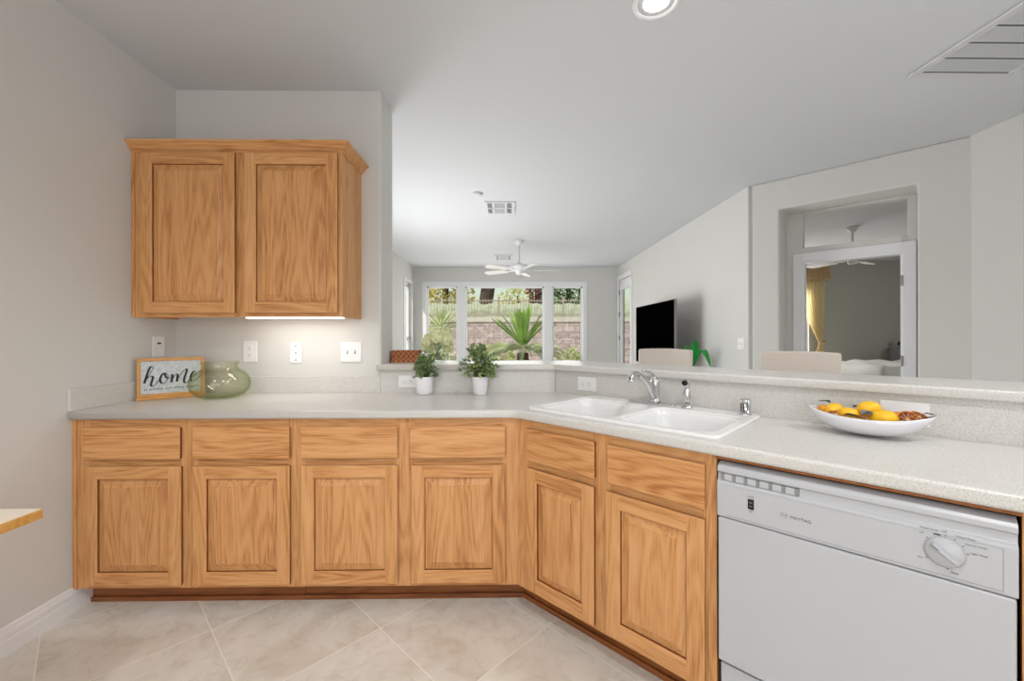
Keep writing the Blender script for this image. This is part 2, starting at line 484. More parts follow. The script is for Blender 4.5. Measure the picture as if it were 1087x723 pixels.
# ------------------------------------------------------------------ mesh builder
class MB:
    def __init__(self):
        self.v, self.f, self.m, self.s = [], [], [], []

    def add(self, verts, faces, mi=0, smooth=False):
        o = len(self.v)
        self.v += [Vector(p) for p in verts]
        for f in faces:
            self.f.append([i + o for i in f])
            self.m.append(mi)
            self.s.append(smooth)
        return self

    def box(self, x0, x1, y0, y1, z0, z1, mi=0):
        v = [(x0, y0, z0), (x1, y0, z0), (x1, y1, z0), (x0, y1, z0), (x0, y0, z1), (x1, y0, z1), (x1, y1, z1), (x0, y1, z1)]
        return self.add(v, [(0, 3, 2, 1), (4, 5, 6, 7), (0, 1, 5, 4), (1, 2, 6, 5), (2, 3, 7, 6), (3, 0, 4, 7)], mi)

    def prism(self, poly, z0, z1, mi=0):
        n = len(poly)
        a = sum(poly[i][0] * poly[(i + 1) % n][1] - poly[(i + 1) % n][0] * poly[i][1] for i in range(n))
        if a < 0:
            poly = poly[::-1]
        v = [(p[0], p[1], z0) for p in poly] + [(p[0], p[1], z1) for p in poly]
        f = [tuple(range(n - 1, -1, -1)), tuple(range(n, 2 * n))]
        f += [(i, (i + 1) % n, (i + 1) % n + n, i + n) for i in range(n)]
        return self.add(v, f, mi)

    def lathe(self, prof, seg=32, c=(0, 0, 0), mi=0, smooth=True, cap0=True, cap1=True):
        v, f = [], []
        n = len(prof)
        for r, z in prof:
            for k in range(seg):
                a = 2 * PI * k / seg
                v.append((c[0] + r * math.cos(a), c[1] + r * math.sin(a), c[2] + z))
        for i in range(n - 1):
            for k in range(seg):
                k2 = (k + 1) % seg
                f.append((i * seg + k, i * seg + k2, (i + 1) * seg + k2, (i + 1) * seg + k))
        self.add(v, f, mi, smooth)
        o = len(self.v) - len(v)
        if cap0 and prof[0][0] > 1e-5:
            self.f.append([o + k for k in range(seg - 1, -1, -1)]); self.m.append(mi); self.s.append(False)
        if cap1 and prof[-1][0] > 1e-5:
            self.f.append([o + (n - 1) * seg + k for k in range(seg)]); self.m.append(mi); self.s.append(False)
        return self

    def tube(self, pts, rad, seg=12, mi=0, smooth=True, flat=1.0):
        pts = [Vector(p) for p in pts]
        n = len(pts)
        rr = rad if isinstance(rad, (list, tuple)) else [rad] * n
        v, f = [], []
        up = Vector((0, 0, 1))
        prev = None
        for i, p in enumerate(pts):
            d = (pts[min(i + 1, n - 1)] - pts[max(i - 1, 0)]).normalized()
            if prev is None:
                a = up.cross(d)
                if a.length < 0.05:
                    a = Vector((1, 0, 0)).cross(d)
                a.normalize()
            else:
                a = (prev - d * prev.dot(d)).normalized()
            prev = a
            b = d.cross(a)
            for k in range(seg):
                t = 2 * PI * k / seg
                v.append(p + a * (math.cos(t) * rr[i]) + b * (math.sin(t) * rr[i] * flat))
        for i in range(n - 1):
            for k in range(seg):
                k2 = (k + 1) % seg
                f.append((i * seg + k, i * seg + k2, (i + 1) * seg + k2, (i + 1) * seg + k))
        self.add(v, f, mi, smooth)
        o = len(self.v) - len(v)
        self.f.append([o + k for k in range(seg - 1, -1, -1)]); self.m.append(mi); self.s.append(False)
        self.f.append([o + (n - 1) * seg + k for k in range(seg)]); self.m.append(mi); self.s.append(False)
        return self

    def leaf(self, p, d, up, ln, wd, mi=0, fold=0.25, droop=0.15):
        p = Vector(p)
        d = Vector(d).normalized()
        s = d.cross(Vector(up))
        if s.length < 1e-3:
            s = d.cross(Vector((1, 0, 0.3)))
        s.normalize()
        n = s.cross(d)
        m1 = p + d * ln * 0.35 + n * ln * 0.04
        m2 = p + d * ln * 0.72 - n * ln * droop * 0.4
        tip = p + d * ln - n * ln * droop
        l1 = m1 + s * wd * 0.5 + n * wd * fold
        r1 = m1 - s * wd * 0.5 + n * wd * fold
        l2 = m2 + s * wd * 0.38 + n * wd * fold
        r2 = m2 - s * wd * 0.38 + n * wd * fold
        self.add([p, m1, m2, tip, l1, l2, r1, r2],
                 [(0, 4, 1), (1, 4, 5, 2), (2, 5, 3), (0, 1, 6), (1, 2, 7, 6), (2, 3, 7)], mi, False)
        return self

    def xf(self, mtx):
        self.v = [mtx @ p for p in self.v]
        return self

    def build(self, name, mats, parent=None, loc=None, rot=None, bevel=None, seg=2, auto=False):
        me = bpy.data.meshes.new(name)
        me.from_pydata([tuple(p) for p in self.v], [], self.f)
        if not isinstance(mats, (list, tuple)):
            mats = [mats]
        for k in mats:
            me.materials.append(M[k] if isinstance(k, str) else k)
        for p, mi, s in zip(me.polygons, self.m, self.s):
            p.material_index = mi
            p.use_smooth = s
        me.update()
        return link(name, me, parent, loc, rot, bevel, seg)

def link(name, me, parent=None, loc=None, rot=None, bevel=None, seg=2):
    o = bpy.data.objects.new(name, me)
    COL.objects.link(o)
    if parent is not None:
        o.parent = parent
    if loc is not None:
        o.location = loc
    if rot is not None:
        o.rotation_euler = rot
    if bevel:
        b = o.modifiers.new('bevel', 'BEVEL')
        b.width = bevel
        b.segments = seg
        b.limit_method = 'ANGLE'
        b.angle_limit = R(35)
    return o

def tag(o, label, cat, group=None, kind=None):
    if label: o['label'] = label
    if cat: o['category'] = cat
    if group: o['group'] = group
    if kind: o['kind'] = kind
    return o

def thing(name, label, cat, loc=(0, 0, 0), rotz=0.0, group=None):
    o = bpy.data.objects.new(name, None)
    o.empty_display_size = 0.05
    COL.objects.link(o)
    o.location = loc
    o.rotation_euler = (0, 0, rotz)
    return tag(o, label, cat, group)

def struct(o):
    o['kind'] = 'structure'
    return o

def copy_tree(o, parent=None):
    c = o.copy()
    COL.objects.link(c)
    if parent is not None:
        c.parent = parent
    for ch in list(o.children):
        copy_tree(ch, c)
    return c

def mesh_from_curve(cu, name):
    ob = bpy.data.objects.new('tmp_' + name, cu)
    COL.objects.link(ob)
    bpy.context.view_layer.update()
    dg = bpy.context.evaluated_depsgraph_get()
    me = bpy.data.meshes.new_from_object(ob.evaluated_get(dg))
    me.name = name
    bpy.data.objects.remove(ob)
    bpy.data.curves.remove(cu)
    return me

def slab(name, outer, holes, z0, z1, bevel, m, res=3):
    """flat slab with rounded edges and holes"""
    cu = bpy.data.curves.new(name, 'CURVE')
    cu.dimensions = '2D'
    cu.fill_mode = 'BOTH'
    for pts in [outer] + list(holes):
        sp = cu.splines.new('POLY')
        sp.points.add(len(pts) - 1)
        for i, p in enumerate(pts):
            sp.points[i].co = (p[0], p[1], 0, 1)
        sp.use_cyclic_u = True
    cu.extrude = (z1 - z0) / 2 - bevel
    cu.bevel_depth = bevel
    cu.bevel_resolution = res
    cu.offset = -bevel
    me = mesh_from_curve(cu, name)
    for v in me.vertices:
        v.co.z += (z0 + z1) / 2
    me.materials.clear()
    me.materials.append(M[m])
    return me

def text_mesh(name, body, size, m, align='LEFT', depth=0.0004, shear=0.0, space=1.0):
    cu = bpy.data.curves.new(name, 'FONT')
    cu.body = body
    cu.size = size
    cu.extrude = depth
    cu.align_x = align
    cu.shear = shear
    cu.space_character = space
    cu.resolution_u = 2
    me = mesh_from_curve(cu, name)
    me.materials.clear()
    me.materials.append(M[m])
    return me

def fillet(poly, radii, n=8):
    """round chosen corners of a polygon: radii {index: r}"""
    out = []
    L = len(poly)
    for i, p in enumerate(poly):
        r = radii.get(i, 0) if isinstance(radii, dict) else radii
        if not r:
            out.append(tuple(p))
            continue
        P = Vector(p[:2]); A = Vector(poly[i - 1][:2]); B = Vector(poly[(i + 1) % L][:2])
        u = (A - P).normalized(); w = (B - P).normalized()
        ang = u.angle(w)
        d = r / math.tan(ang / 2)
        s, e = P + u * d, P + w * d
        ce = P + (u + w).normalized() * (r / math.sin(ang / 2))
        a0 = math.atan2(s.y - ce.y, s.x - ce.x)
        a1 = math.atan2(e.y - ce.y, e.x - ce.x)
        da = (a1 - a0 + PI) % (2 * PI) - PI
        for k in range(n + 1):
            a = a0 + da * k / n
            out.append((ce.x + r * math.cos(a), ce.y + r * math.sin(a)))
    return out

def rrect(x0, x1, y0, y1, r, n=6):
    return fillet([(x0, y0), (x1, y0), (x1, y1), (x0, y1)], r, n)

def smooth_path(pts, n=6):
    """Catmull-Rom through points"""
    P = [Vector(p) for p in pts]
    out = []
    for i in range(len(P) - 1):
        p0, p1, p2, p3 = P[max(i - 1, 0)], P[i], P[i + 1], P[min(i + 2, len(P) - 1)]
        for k in range(n):
            t = k / n
            out.append(0.5 * ((2 * p1) + (p2 - p0) * t + (2 * p0 - 5 * p1 + 4 * p2 - p3) * t * t + (3 * p1 - p0 - 3 * p2 + p3) * t ** 3))
    out.append(P[-1])
    return out

# ================================================================== the room shell
YF, YR, XR, XK = 8.95, -2.6, 2.40, 3.45      # far wall, rear wall, right wall of big room, right wall near the kitchen
WT = 0.12

b = MB(); b.box(-2.2, 9.4, YR - 0.15, YF + 0.2, -0.1, 0.0)
struct(b.build('floor', 'tile'))
b = MB(); b.box(-2.2, 9.4, YR - 0.15, YF + 0.2, H, H + 0.1)
struct(b.build('ceiling', 'ceil'))

# left wall, with the patio door and a tall window further back
LD = (3.75, 6.05, 2.1)          # patio door opening y0,y1,top
LW = (8.13, 8.78, 0.35, 2.36)   # tall window opening
b = MB()
x0, x1 = XL - 0.14, XL
for (y0, y1, z0, z1) in ((YR, LD[0], 0, H), (LD[0], LD[1], LD[2] + 0.5, H), (LD[1], LW[0], 0, H),
                         (LW[0], LW[1], 0, LW[2]), (LW[0], LW[1], LW[3], H), (LW[1], YF + 0.12, 0, H)):
    b.box(x0, x1, y0, y1, z0, z1)
struct(b.build('wall_left', 'wall'))
# tall window in the left wall
b = MB()
for (y0, y1, z0, z1) in ((LW[0], LW[0] + 0.05, LW[2], LW[3]), (LW[1] - 0.05, LW[1], LW[2], LW[3]),
                         (LW[0], LW[1], LW[3] - 0.05, LW[3]), (LW[0], LW[1], LW[2], LW[2] + 0.05),
                         (LW[0], LW[1], 1.21, 1.25)):
    b.box(XL - 0.11, XL - 0.06, y0, y1, z0, z1)
wf = struct(b.build('window_1', 'trim'))
b = MB(); b.box(XL - 0.088, XL - 0.082, LW[0] + 0.05, LW[1] - 0.05, LW[2] + 0.05, LW[3] - 0.05)
b.build('window_pane', 'pane', wf)
b = MB()
for (y0, y1, z0, z1) in ((LW[0] - 0.06, LW[0], LW[2] - 0.06, LW[3] + 0.06), (LW[1], LW[1] + 0.06, LW[2] - 0.06, LW[3] + 0.06),
                         (LW[0], LW[1], LW[3], LW[3] + 0.06)):
    b.box(XL, XL + 0.012, y0, y1, z0, z1)
b.build('casing', 'trim', wf, bevel=0.003)
# patio door frame (beyond the kitchen wall, left side of the big room)
b = MB()
for (y0, y1) in ((LD[0], LD[0] + 0.07), (4.86, 4.94), (LD[1] - 0.07, LD[1])):
    b.box(XL - 0.1, XL - 0.04, y0, y1, 0, LD[2] + 0.5)
b.box(XL - 0.1, XL - 0.04, LD[0], LD[1], LD[2] + 0.43, LD[2] + 0.5)
b.box(XL - 0.1, XL - 0.04, LD[0], LD[1], 0, 0.07)
pd = struct(b.build('door_3', 'trim', bevel=0.004))
b = MB(); b.box(XL - 0.073, XL - 0.067, LD[0] + 0.07, LD[1] - 0.07, 0.07, LD[2] + 0.43)
b.build('door_glass', 'pane', pd)

# kitchen back wall with its rounded free end
b = MB()
b.prism(fillet([(XL, YB), (-0.757, YB), (-0.757, YB + 0.26), (XL, YB + 0.26)], {1: 0.014, 2: 0.014}, 5), 0, H)
struct(b.build('wall_back', 'wall'))

# half wall under the raised bar
def cpoly(o0, o1, xl, ye):
    """band that follows the counter from depth o0 to o1"""
    p = [(xl, FY + o0), c1(o0), c2(o0), (QX + o0, ye), (QX + o1, ye), c2(o1), c1(o1), (xl, FY + o1)]
    return p
YE = 0.02
b = MB(); b.prism(cpoly(0.595, 0.74, -0.757, YE), 0, ZB0)
struct(b.build('wall_bar', 'wall'))

# far wall with the triple window
WZ0, WZ1 = 0.70, 2.327
wins = [(-1.713, -1.046), (-0.888, 0.816), (0.988, 1.649)]
b = MB()
b.box(XL, wins[0][0], YF, YF + 0.14, 0, H)
b.box(wins[2][1], XR + 0.12, YF, YF + 0.14, 0, H)
b.box(wins[0][0], wins[2][1], YF, YF + 0.14, 0, WZ0)
b.box(wins[0][0], wins[2][1], YF, YF + 0.14, WZ1, H)
b.box(wins[0][1], wins[1][0], YF, YF + 0.14, WZ0, WZ1)
b.box(wins[1][1], wins[2][0], YF, YF + 0.14, WZ0, WZ1)
struct(b.build('wall_far', 'wall'))
b = MB()
for (a, c) in wins:
    for (p, q, r, s) in ((a, a + 0.035, WZ0, WZ1), (c - 0.035, c, WZ0, WZ1), (a, c, WZ0, WZ0 + 0.035), (a, c, WZ1 - 0.03, WZ1)):
        b.box(p, q, YF + 0.05, YF + 0.10, r, s)
wf = struct(b.build('window_2', 'trim'))
for (a, c) in wins:
    b = MB(); b.box(a + 0.035, c - 0.035, YF + 0.072, YF + 0.078, WZ0 + 0.035, WZ1 - 0.03)
    b.build('window_pane', 'pane', wf)
b = MB()
b.box(-1.80, 1.735, YF - 0.015, YF, WZ1, WZ1 + 0.10)
b.box(-1.80, 1.735, YF - 0.03, YF, WZ0 - 0.04, WZ0)
for (p, q) in ((-1.80, wins[0][0]), (wins[0][1], wins[1][0]), (wins[1][1], wins[2][0]), (wins[2][1], 1.735)):
    b.box(p, q, YF - 0.015, YF, WZ0, WZ1)
b.build('casing', 'trim', wf, bevel=0.003)

# right wall of the big room with the glazed patio door at its far end
DY0, DY1, DZ = 7.98, 8.84, 2.44
b = MB()
b.box(XR, XR + WT, PY0 + 0.02, DY0, 0, H)
b.box(XR, XR + WT, DY0, DY1, DZ, H)
b.box(XR, XR + WT, DY1, YF + 0.14, 0, H)
struct(b.build('wall_right', 'wall'))
b = MB()
b.box(XR + 0.02, XR + 0.06, DY0 + 0.01, DY0 + 0.15, 0.01, DZ - 0.01)
b.box(XR + 0.02, XR + 0.06, DY1 - 0.15, DY1 - 0.01, 0.01, DZ - 0.01)
b.box(XR + 0.02, XR + 0.06, DY0 + 0.15, DY1 - 0.15, 2.23, DZ - 0.01)
b.box(XR + 0.02, XR + 0.06, DY0 + 0.15, DY1 - 0.15, 0.01, 0.25)
dr = struct(b.build('door_1', 'trim', bevel=0.003))
b = MB(); b.box(XR + 0.037, XR + 0.043, DY0 + 0.15, DY1 - 0.15, 0.25, 2.23)
b.build('door_glass', 'pane', dr)
b = MB()
b.box(XR - 0.018, XR, DY0 - 0.08, DY0, 0, DZ + 0.09)
b.box(XR - 0.018, XR, DY1, DY1 + 0.08, 0, DZ + 0.09)
b.box(XR - 0.018, XR, DY0, DY1, DZ, DZ + 0.09)
b.build('casing', 'trim', dr, bevel=0.004)
for z in (0.35, 1.22, 1.72, 2.18):
    b = MB(); b.box(XR - 0.006, XR + 0.02, DY1 - 0.012, DY1 + 0.012, z - 0.05, z + 0.05)
    b.build('hinge', 'steel', dr)
b = MB()
b.tube([(XR + 0.02, DY0 + 0.07, 1.0), (XR - 0.03, DY0 + 0.07, 1.0), (XR - 0.03, DY0 + 0.18, 1.0)], 0.01, 8)
b.build('door_handle', 'steel', dr)
b = MB()
b.tube([(XR + 0.02, DY0 + 0.07, 1.14), (XR - 0.01, DY0 + 0.07, 1.14)], 0.025, 12)
b.build('deadbolt', 'steel', dr)

# angled wall with the deep opening to the bedroom
OT0, OT1, OZ = 0.231, 1.172, 2.455
DT0, DT1, DZ2 = 0.367, 1.079, 1.972          # door opening in the inner wall
TZ0, TZ1 = 2.115, 2.44                        # transom
TE = 1.515
def dframe(pts3):
    """(t, o, z) on the angled wall -> world"""
    return [(*dia(t, o), z) for t, o, z in pts3]
b = MB()
u = [(0, 0), (OT0, 0), (OT0, OZ), (OT1, OZ), (OT1, 0), (TE, 0), (TE, H), (0, H)]
n = len(u)
vs = dframe([(t, 0.0, z) for t, z in u]) + dframe([(t, 0.3, z) for t, z in u])
fs = [tuple(range(n)), tuple(range(2 * n - 1, n - 1, -1))] + [(i, i + n, (i + 1) % n + n, (i + 1) % n) for i in range(n)]
b.add(vs, fs)
struct(b.build('wall_angled', 'wall', bevel=0.014, seg=3))
b = MB()
def dbox(mb, t0, t1, o0, o1, z0, z1, mi=0):
    p = [dia(t0, o0), dia(t1, o0), dia(t1, o1), dia(t0, o1)]
    mb.prism(p, z0, z1, mi)
for (t0, t1, z0, z1) in ((0, DT0, 0, H), (DT1 + 0.03, TE, 0, H), (DT1, DT1 + 0.03, 0, TZ0), (DT0, DT1 + 0.03, DZ2, TZ0), (DT0, DT1 + 0.03, TZ1, H)):
    dbox(b, t0, t1, 0.301, 0.40, z0, z1)
struct(b.build('wall_angled_inner', 'wall'))
# door casing and jamb
b = MB()
for (t0, t1, z0, z1) in ((DT0 - 0.078, DT0, 0, DZ2 + 0.088), (DT1, DT1 + 0.085, 0, DZ2 + 0.088), (DT0, DT1, DZ2, DZ2 + 0.088)):
    dbox(b, t0, t1, 0.283, 0.30, z0, z1)
dr = struct(b.build('door_2', 'trim', bevel=0.004))
b = MB()
for (t0, t1, z0, z1) in ((DT0 - 0.001, DT0 + 0.014, 0, DZ2), (DT1 - 0.014, DT1 + 0.001, 0, DZ2), (DT0, DT1, DZ2 - 0.014, DZ2 + 0.001)):
    dbox(b, t0, t1, 0.29, 0.405, z0, z1)
b.build('jamb', 'trim', dr)
for z in (0.25, 1.04, 1.727):
    b = MB(); dbox(b, DT1 - 0.014, DT1 + 0.003, 0.277, 0.2835, z - 0.045, z + 0.045)
    b.build('hinge', 'steel', dr, bevel=0.003)

# wall on the right of the kitchen and the rear wall with the nook window
ex = dia(TE, 0)
b = MB()
b.box(XK, XK + WT, YR, -1.75, 0, H); b.box(XK, XK + WT, 0.15, ex[1] + 0.04, 0, H)
b.box(XK, XK + WT, -1.75, 0.15, 0, 0.9); b.box(XK, XK + WT, -1.75, 0.15, 2.1, H)  # opening made for the added side fill
struct(b.build('wall_kitchen_right', 'wall'))
b = MB()
nx0, nx1, nz0, nz1 = -1.75, 1.25, 0.55, 2.25
b.box(-2.2, nx0, YR - 0.14, YR, 0, H); b.box(nx1, XK + WT, YR - 0.14, YR, 0, H)
b.box(nx0, nx1, YR - 0.14, YR, 0, nz0); b.box(nx0, nx1, YR - 0.14, YR, nz1, H)
struct(b.build('wall_rear', 'wall'))
b = MB()
for (p, q, r, s) in ((nx0, nx0 + .06, nz0, nz1), (nx1 - .06, nx1, nz0, nz1), (nx0, nx1, nz0, nz0 + .06), (nx0, nx1, nz1 - .06, nz1), (-0.28, -0.22, nz0, nz1)):
    b.box(p, q, YR - 0.10, YR - 0.05, r, s)
wf = struct(b.build('window_3', 'trim'))
b = MB(); b.box(nx0 + .06, nx1 - .06, YR - 0.078, YR - 0.072, nz0 + .06, nz1 - .06)
b.build('window_pane', 'pane', wf)
b = MB()
for (p, q, r, s) in ((-1.75, -1.70, 0.9, 2.1), (0.10, 0.15, 0.9, 2.1), (-1.75, 0.15, 0.9, 0.95), (-1.75, 0.15, 2.05, 2.1), (-0.82, -0.78, 0.9, 2.1)):
    b.box(XK + 0.04, XK + 0.09, p, q, r, s)
wf = struct(b.build('added_window_5', 'trim'))  # unseen window, added to carry the side fill lamp
b = MB(); b.box(XK + 0.062, XK + 0.068, -1.70, 0.10, 0.95, 2.05)
b.build('window_pane', 'pane', wf)

# bedroom shell
BY = 8.11
bx0, bx1, bz0, bz1 = 4.35, 5.95, 0.55, 2.2
b = MB()
b.box(XR + WT, bx0, BY, BY + 0.12, 0, H); b.box(bx1, 9.3, BY, BY + 0.12, 0, H)
b.box(bx0, bx1, BY, BY + 0.12, 0, bz0); b.box(bx0, bx1, BY, BY + 0.12, bz1, H)
struct(b.build('wall_bedroom_far', 'bedwall'))
b = MB(); b.box(9.2, 9.32, 1.6, BY, 0, H); b.box(XK + WT, 9.2, 1.6, 1.72, 0, H)
struct(b.build('wall_bedroom_right', 'bedwall'))
b = MB()
for (p, q, r, s) in ((bx0, bx0 + .05, bz0, bz1), (bx1 - .05, bx1, bz0, bz1), (bx0, bx1, bz0, bz0 + .05), (bx0, bx1, bz1 - .05, bz1)):
    b.box(p, q, BY + 0.04, BY + 0.09, r, s)
wf = struct(b.build('window_4', 'trim'))
b = MB(); b.box(bx0 + .05, bx1 - .05, BY + 0.062, BY + 0.068, bz0 + .05, bz1 - .05)
b.build('window_pane', 'pane', wf)

# baseboard on the left wall, up to the toe board
def base_prof(y0, y1):
    pr = [(0, 0), (0.015, 0), (0.015, 0.055), (0.012, 0.062), (0.012, 0.085), (0.008, 0.095), (0.006, 0.108), (0, 0.112)]
    v = [(XL + a, y0, z) for a, z in pr] + [(XL + a, y1, z) for a, z in pr]
    k = len(pr)
    f = [tuple(range(k - 1, -1, -1)), tuple(range(k, 2 * k))] + [(i, (i + 1) % k, (i + 1) % k + k, i + k) for i in range(k)]
    return v, f
b = MB(); b.add(*base_prof(YR, FY + 0.075))
struct(b.build('baseboard_left', 'trim'))

# ================================================================== kitchen cabinets
def door_mesh(w, h):
    """five-piece door: local x 0..w, z 0..h, face towards -y; slots 0 upright grain, 1 level grain, 2 shaped edge with shade in its colour"""
    b = MB()
    sw = 0.056
    t = 0.02
    e = 0.003
    y0, y1 = -t, -t + 0.0035
    # outer rounded lip then undercut edge
    def rect(i, y):
        return [(i, y, i), (w - i, y, i), (w - i, y, h - i), (i, y, h - i)]
    A, B_, C_ = rect(e, y0), rect(0, y1), rect(0.004, 0.0)
    for k in range(4):
        k2 = (k + 1) % 4
        mi = 1 if k in (0, 2) else 0
        b.add([A[k], A[k2], B_[k2], B_[k]], [(3, 2, 1, 0)], mi)
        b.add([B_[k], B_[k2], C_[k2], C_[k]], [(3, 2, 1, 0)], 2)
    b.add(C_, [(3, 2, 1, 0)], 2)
    # stiles and rails
    b.add([(e, y0, e), (sw, y0, e), (sw, y0, h - e), (e, y0, h - e)], [(0, 1, 2, 3)], 0)
    b.add([(w - sw, y0, e), (w - e, y0, e), (w - e, y0, h - e), (w - sw, y0, h - e)], [(0, 1, 2, 3)], 0)
    b.add([(sw, y0, e), (w - sw, y0, e), (w - sw, y0, sw), (sw, y0, sw)], [(0, 1, 2, 3)], 1)
    b.add([(sw, y0, h - sw), (w - sw, y0, h - sw), (w - sw, y0, h - e), (sw, y0, h - e)], [(0, 1, 2, 3)], 1)
    # sticking around the panel
    I0, I1, I2 = rect(sw, y0), rect(sw + 0.005, y0 + 0.006), rect(sw + 0.007, y0 + 0.0125)
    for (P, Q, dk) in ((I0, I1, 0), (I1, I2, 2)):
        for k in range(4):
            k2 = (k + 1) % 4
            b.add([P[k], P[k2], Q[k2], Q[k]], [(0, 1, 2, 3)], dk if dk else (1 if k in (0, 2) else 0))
    return b

def panel_mesh(w, h):
    b = MB()
    i0 = 0.0625
    def rect(i, y):
        return [(i, y, i), (w - i, y, i), (w - i, y, h - i), (i, y, h - i)]
    y0 = -0.0055
    L = [rect(i0, y0), rect(i0 + 0.006, y0), rect(i0 + 0.034, y0 - 0.0100), rect(i0 + 0.0348, y0 - 0.0130)]
    for P, Q in zip(L, L[1:]):
        for k in range(4):
            k2 = (k + 1) % 4
            b.add([P[k], P[k2], Q[k2], Q[k]], [(0, 1, 2, 3)], 0)
    b.add(L[-1], [(0, 1, 2, 3)], 0)
    # back of the panel
    b.add(rect(i0, y0 + 0.006), [(3, 2, 1, 0)], 0)
    P, Q = rect(i0, y0 + 0.006), L[0]
    for k in range(4):
        k2 = (k + 1) % 4
        b.add([P[k], P[k2], Q[k2], Q[k]], [(0, 1, 2, 3)], 0)
    return b

def drawer_mesh(w, h):
    b = MB()
    t, e = 0.02, 0.003
    def rect(i, y):
        return [(i, y, i), (w - i, y, i), (w - i, y, h - i), (i, y, h - i)]
    A, B_, C_ = rect(e, -t), rect(0, -t + 0.0035), rect(0.004, 0)
    b.add(A, [(0, 1, 2, 3)], 0)
    for k in range(4):
        k2 = (k + 1) % 4
        b.add([A[k], A[k2], B_[k2], B_[k]], [(3, 2, 1, 0)], 0)
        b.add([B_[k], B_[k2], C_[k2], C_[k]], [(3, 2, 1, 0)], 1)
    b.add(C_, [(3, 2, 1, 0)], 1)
    return b

def add_door(root, x0, x1, z0, z1):
    d = door_mesh(x1 - x0, z1 - z0).build('door', ['oakv', 'oakh', 'oakshade'], root, (x0, -0.0005, z0))
    panel_mesh(x1 - x0, z1 - z0).build('raised_panel', 'oakv', d)
    return d

def base_cabinet(name, label, loc, rotz, w, doors, drawers, group, depth=0.57, left_strip=0.0, toe_ext=(0, 0)):
    r = thing(name, label, 'cabinet', loc, rotz, group)
    b = MB()
    zt, zb = ZC - 0.039, 0.1016
    b.box(0, 0.018, 0.02, depth, zb, zt); b.box(w - 0.018, w, 0.02, depth, zb, zt)
    b.box(0.018, w - 0.018, 0.02, depth, zb, zb + 0.018); b.box(0.018, w - 0.018, depth - 0.008, depth, zb + 0.018, zt)
    b.build('body', 'oakv', r)
    b = MB()
    ov = 0.013
    edges = [0.0] + [v for d in doors for v in d] + [w]
    for i in range(0, len(edges), 2):
        a, c = edges[i] - (ov if i else 0), edges[i + 1] + (ov if i + 2 < len(edges) else 0)
        if i:
            a = edges[i] - ov
        b.box(max(0, a), min(w, c), 0, 0.02, zb, zt, 0)
    inner = [(d[0] + ov, d[1] - ov) for d in doors]
    for (a, c) in inner:
        b.box(a, c, 0.0005, 0.02, 0.832, zt, 1)
        b.box(a, c, 0.0005, 0.02, 0.652, 0.710, 1)
        b.box(a, c, 0.0005, 0.02, zb, 0.137, 1)
    b.build('face_frame', ['oakv', 'oakh'], r)
    if left_strip:
        b = MB(); b.box(0.0, left_strip, -0.006, 0.0, zb, zt)
        b.build('filler_strip', 'oakv', r, bevel=0.0015)
    b = MB()
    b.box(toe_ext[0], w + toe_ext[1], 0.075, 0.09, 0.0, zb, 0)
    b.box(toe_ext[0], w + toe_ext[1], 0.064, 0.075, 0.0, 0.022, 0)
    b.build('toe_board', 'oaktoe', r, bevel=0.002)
    for d in doors:
        add_door(r, d[0], d[1], 0.120, 0.666)
    for d in drawers:
        drawer_mesh(d[1] - d[0], 0.146).build('drawer', ['oakh', 'oakshade'], r, (d[0], -0.0005, 0.697))
    return r

X0 = -1.9845
base_cabinet('base_cabinet', 'oak base cabinet in the left corner under the framed sign and glass jar', (X0, FY, 0), 0, 1.0185,
             [(0.0605, 0.501), (0.553, 0.993)], [(0.0605, 0.4965), (0.553, 0.9925)], 'oak base cabinets', left_strip=0.018)
base_cabinet('base_cabinet', 'oak base cabinet under the two potted plants, ending at the bend of the run', (X0 + 1.0195, FY, 0), 0, 1.018,
             [(0.022, 0.4645), (0.5265, 0.9585)], [(0.0225, 0.4645), (0.5195, 0.9595)], 'oak base cabinets', toe_ext=(0, 0.030))
PR = -PI / 4
base_cabinet('base_cabinet', 'oak sink cabinet on the angled run, left of the dishwasher', (FX, FY, 0), PR, 0.872,
             [(0.067, 0.4245), (0.476, 0.841)], [(0.071, 0.427), (0.4835, 0.842)], 'oak base cabinets', toe_ext=(-0.031, 0))
p = pen(1.492, 0)
base_cabinet('base_cabinet', 'narrow oak base cabinet right of the dishwasher at the picture edge', (p[0], p[1], 0), PR, 0.248,
             [(0.03, 0.218)], [(0.03, 0.218)], 'oak base cabinets', toe_ext=(0, 0.03))
base_cabinet('base_cabinet', 'oak base cabinet past the second bend, out beyond the dishwasher', (QX, QY - 0.001, 0), -PI / 2, 0.60,
             [(0.06, 0.54)], [(0.06, 0.54)], 'oak base cabinets')

# wall cabinet
UX0, UX1, UY, UZ0, UZ1 = XL + 0.0005, -0.876, 2.236, 1.360, 2.246
r = thing('wall_cabinet', 'oak two-door cabinet hung on the wall above the framed sign', 'cabinet', (UX0, UY, 0))
w = UX1 - UX0
b = MB()
b.box(0, 0.018, 0.02, YB - UY - 0.0005, UZ0, UZ1); b.box(w - 0.018, w, 0.02, YB - UY - 0.0005, UZ0, UZ1)
b.box(0.018, w - 0.018, 0.02, YB - UY - 0.0005, UZ0 + 0.022, UZ0 + 0.035)
b.box(0.018, w - 0.018, 0.02, YB - UY - 0.0005, UZ1 - 0.015, UZ1)
b.build('body', 'oakv', r)
b = MB()
dd = [(0.056, 0.550), (0.600, 1.090)]
for (a, c) in ((0, 0.07), (0.537, 0.613), (1.077, w)):
    b.box(a, c, 0, 0.02, UZ0, UZ1, 0)
for (a, c) in ((0.07, 0.537), (0.613, 1.077)):
    b.box(a, c, 0.0005, 0.02, UZ0, UZ0 + 0.04, 1)
    b.box(a, c, 0.0005, 0.02, UZ1 - 0.04, UZ1, 1)
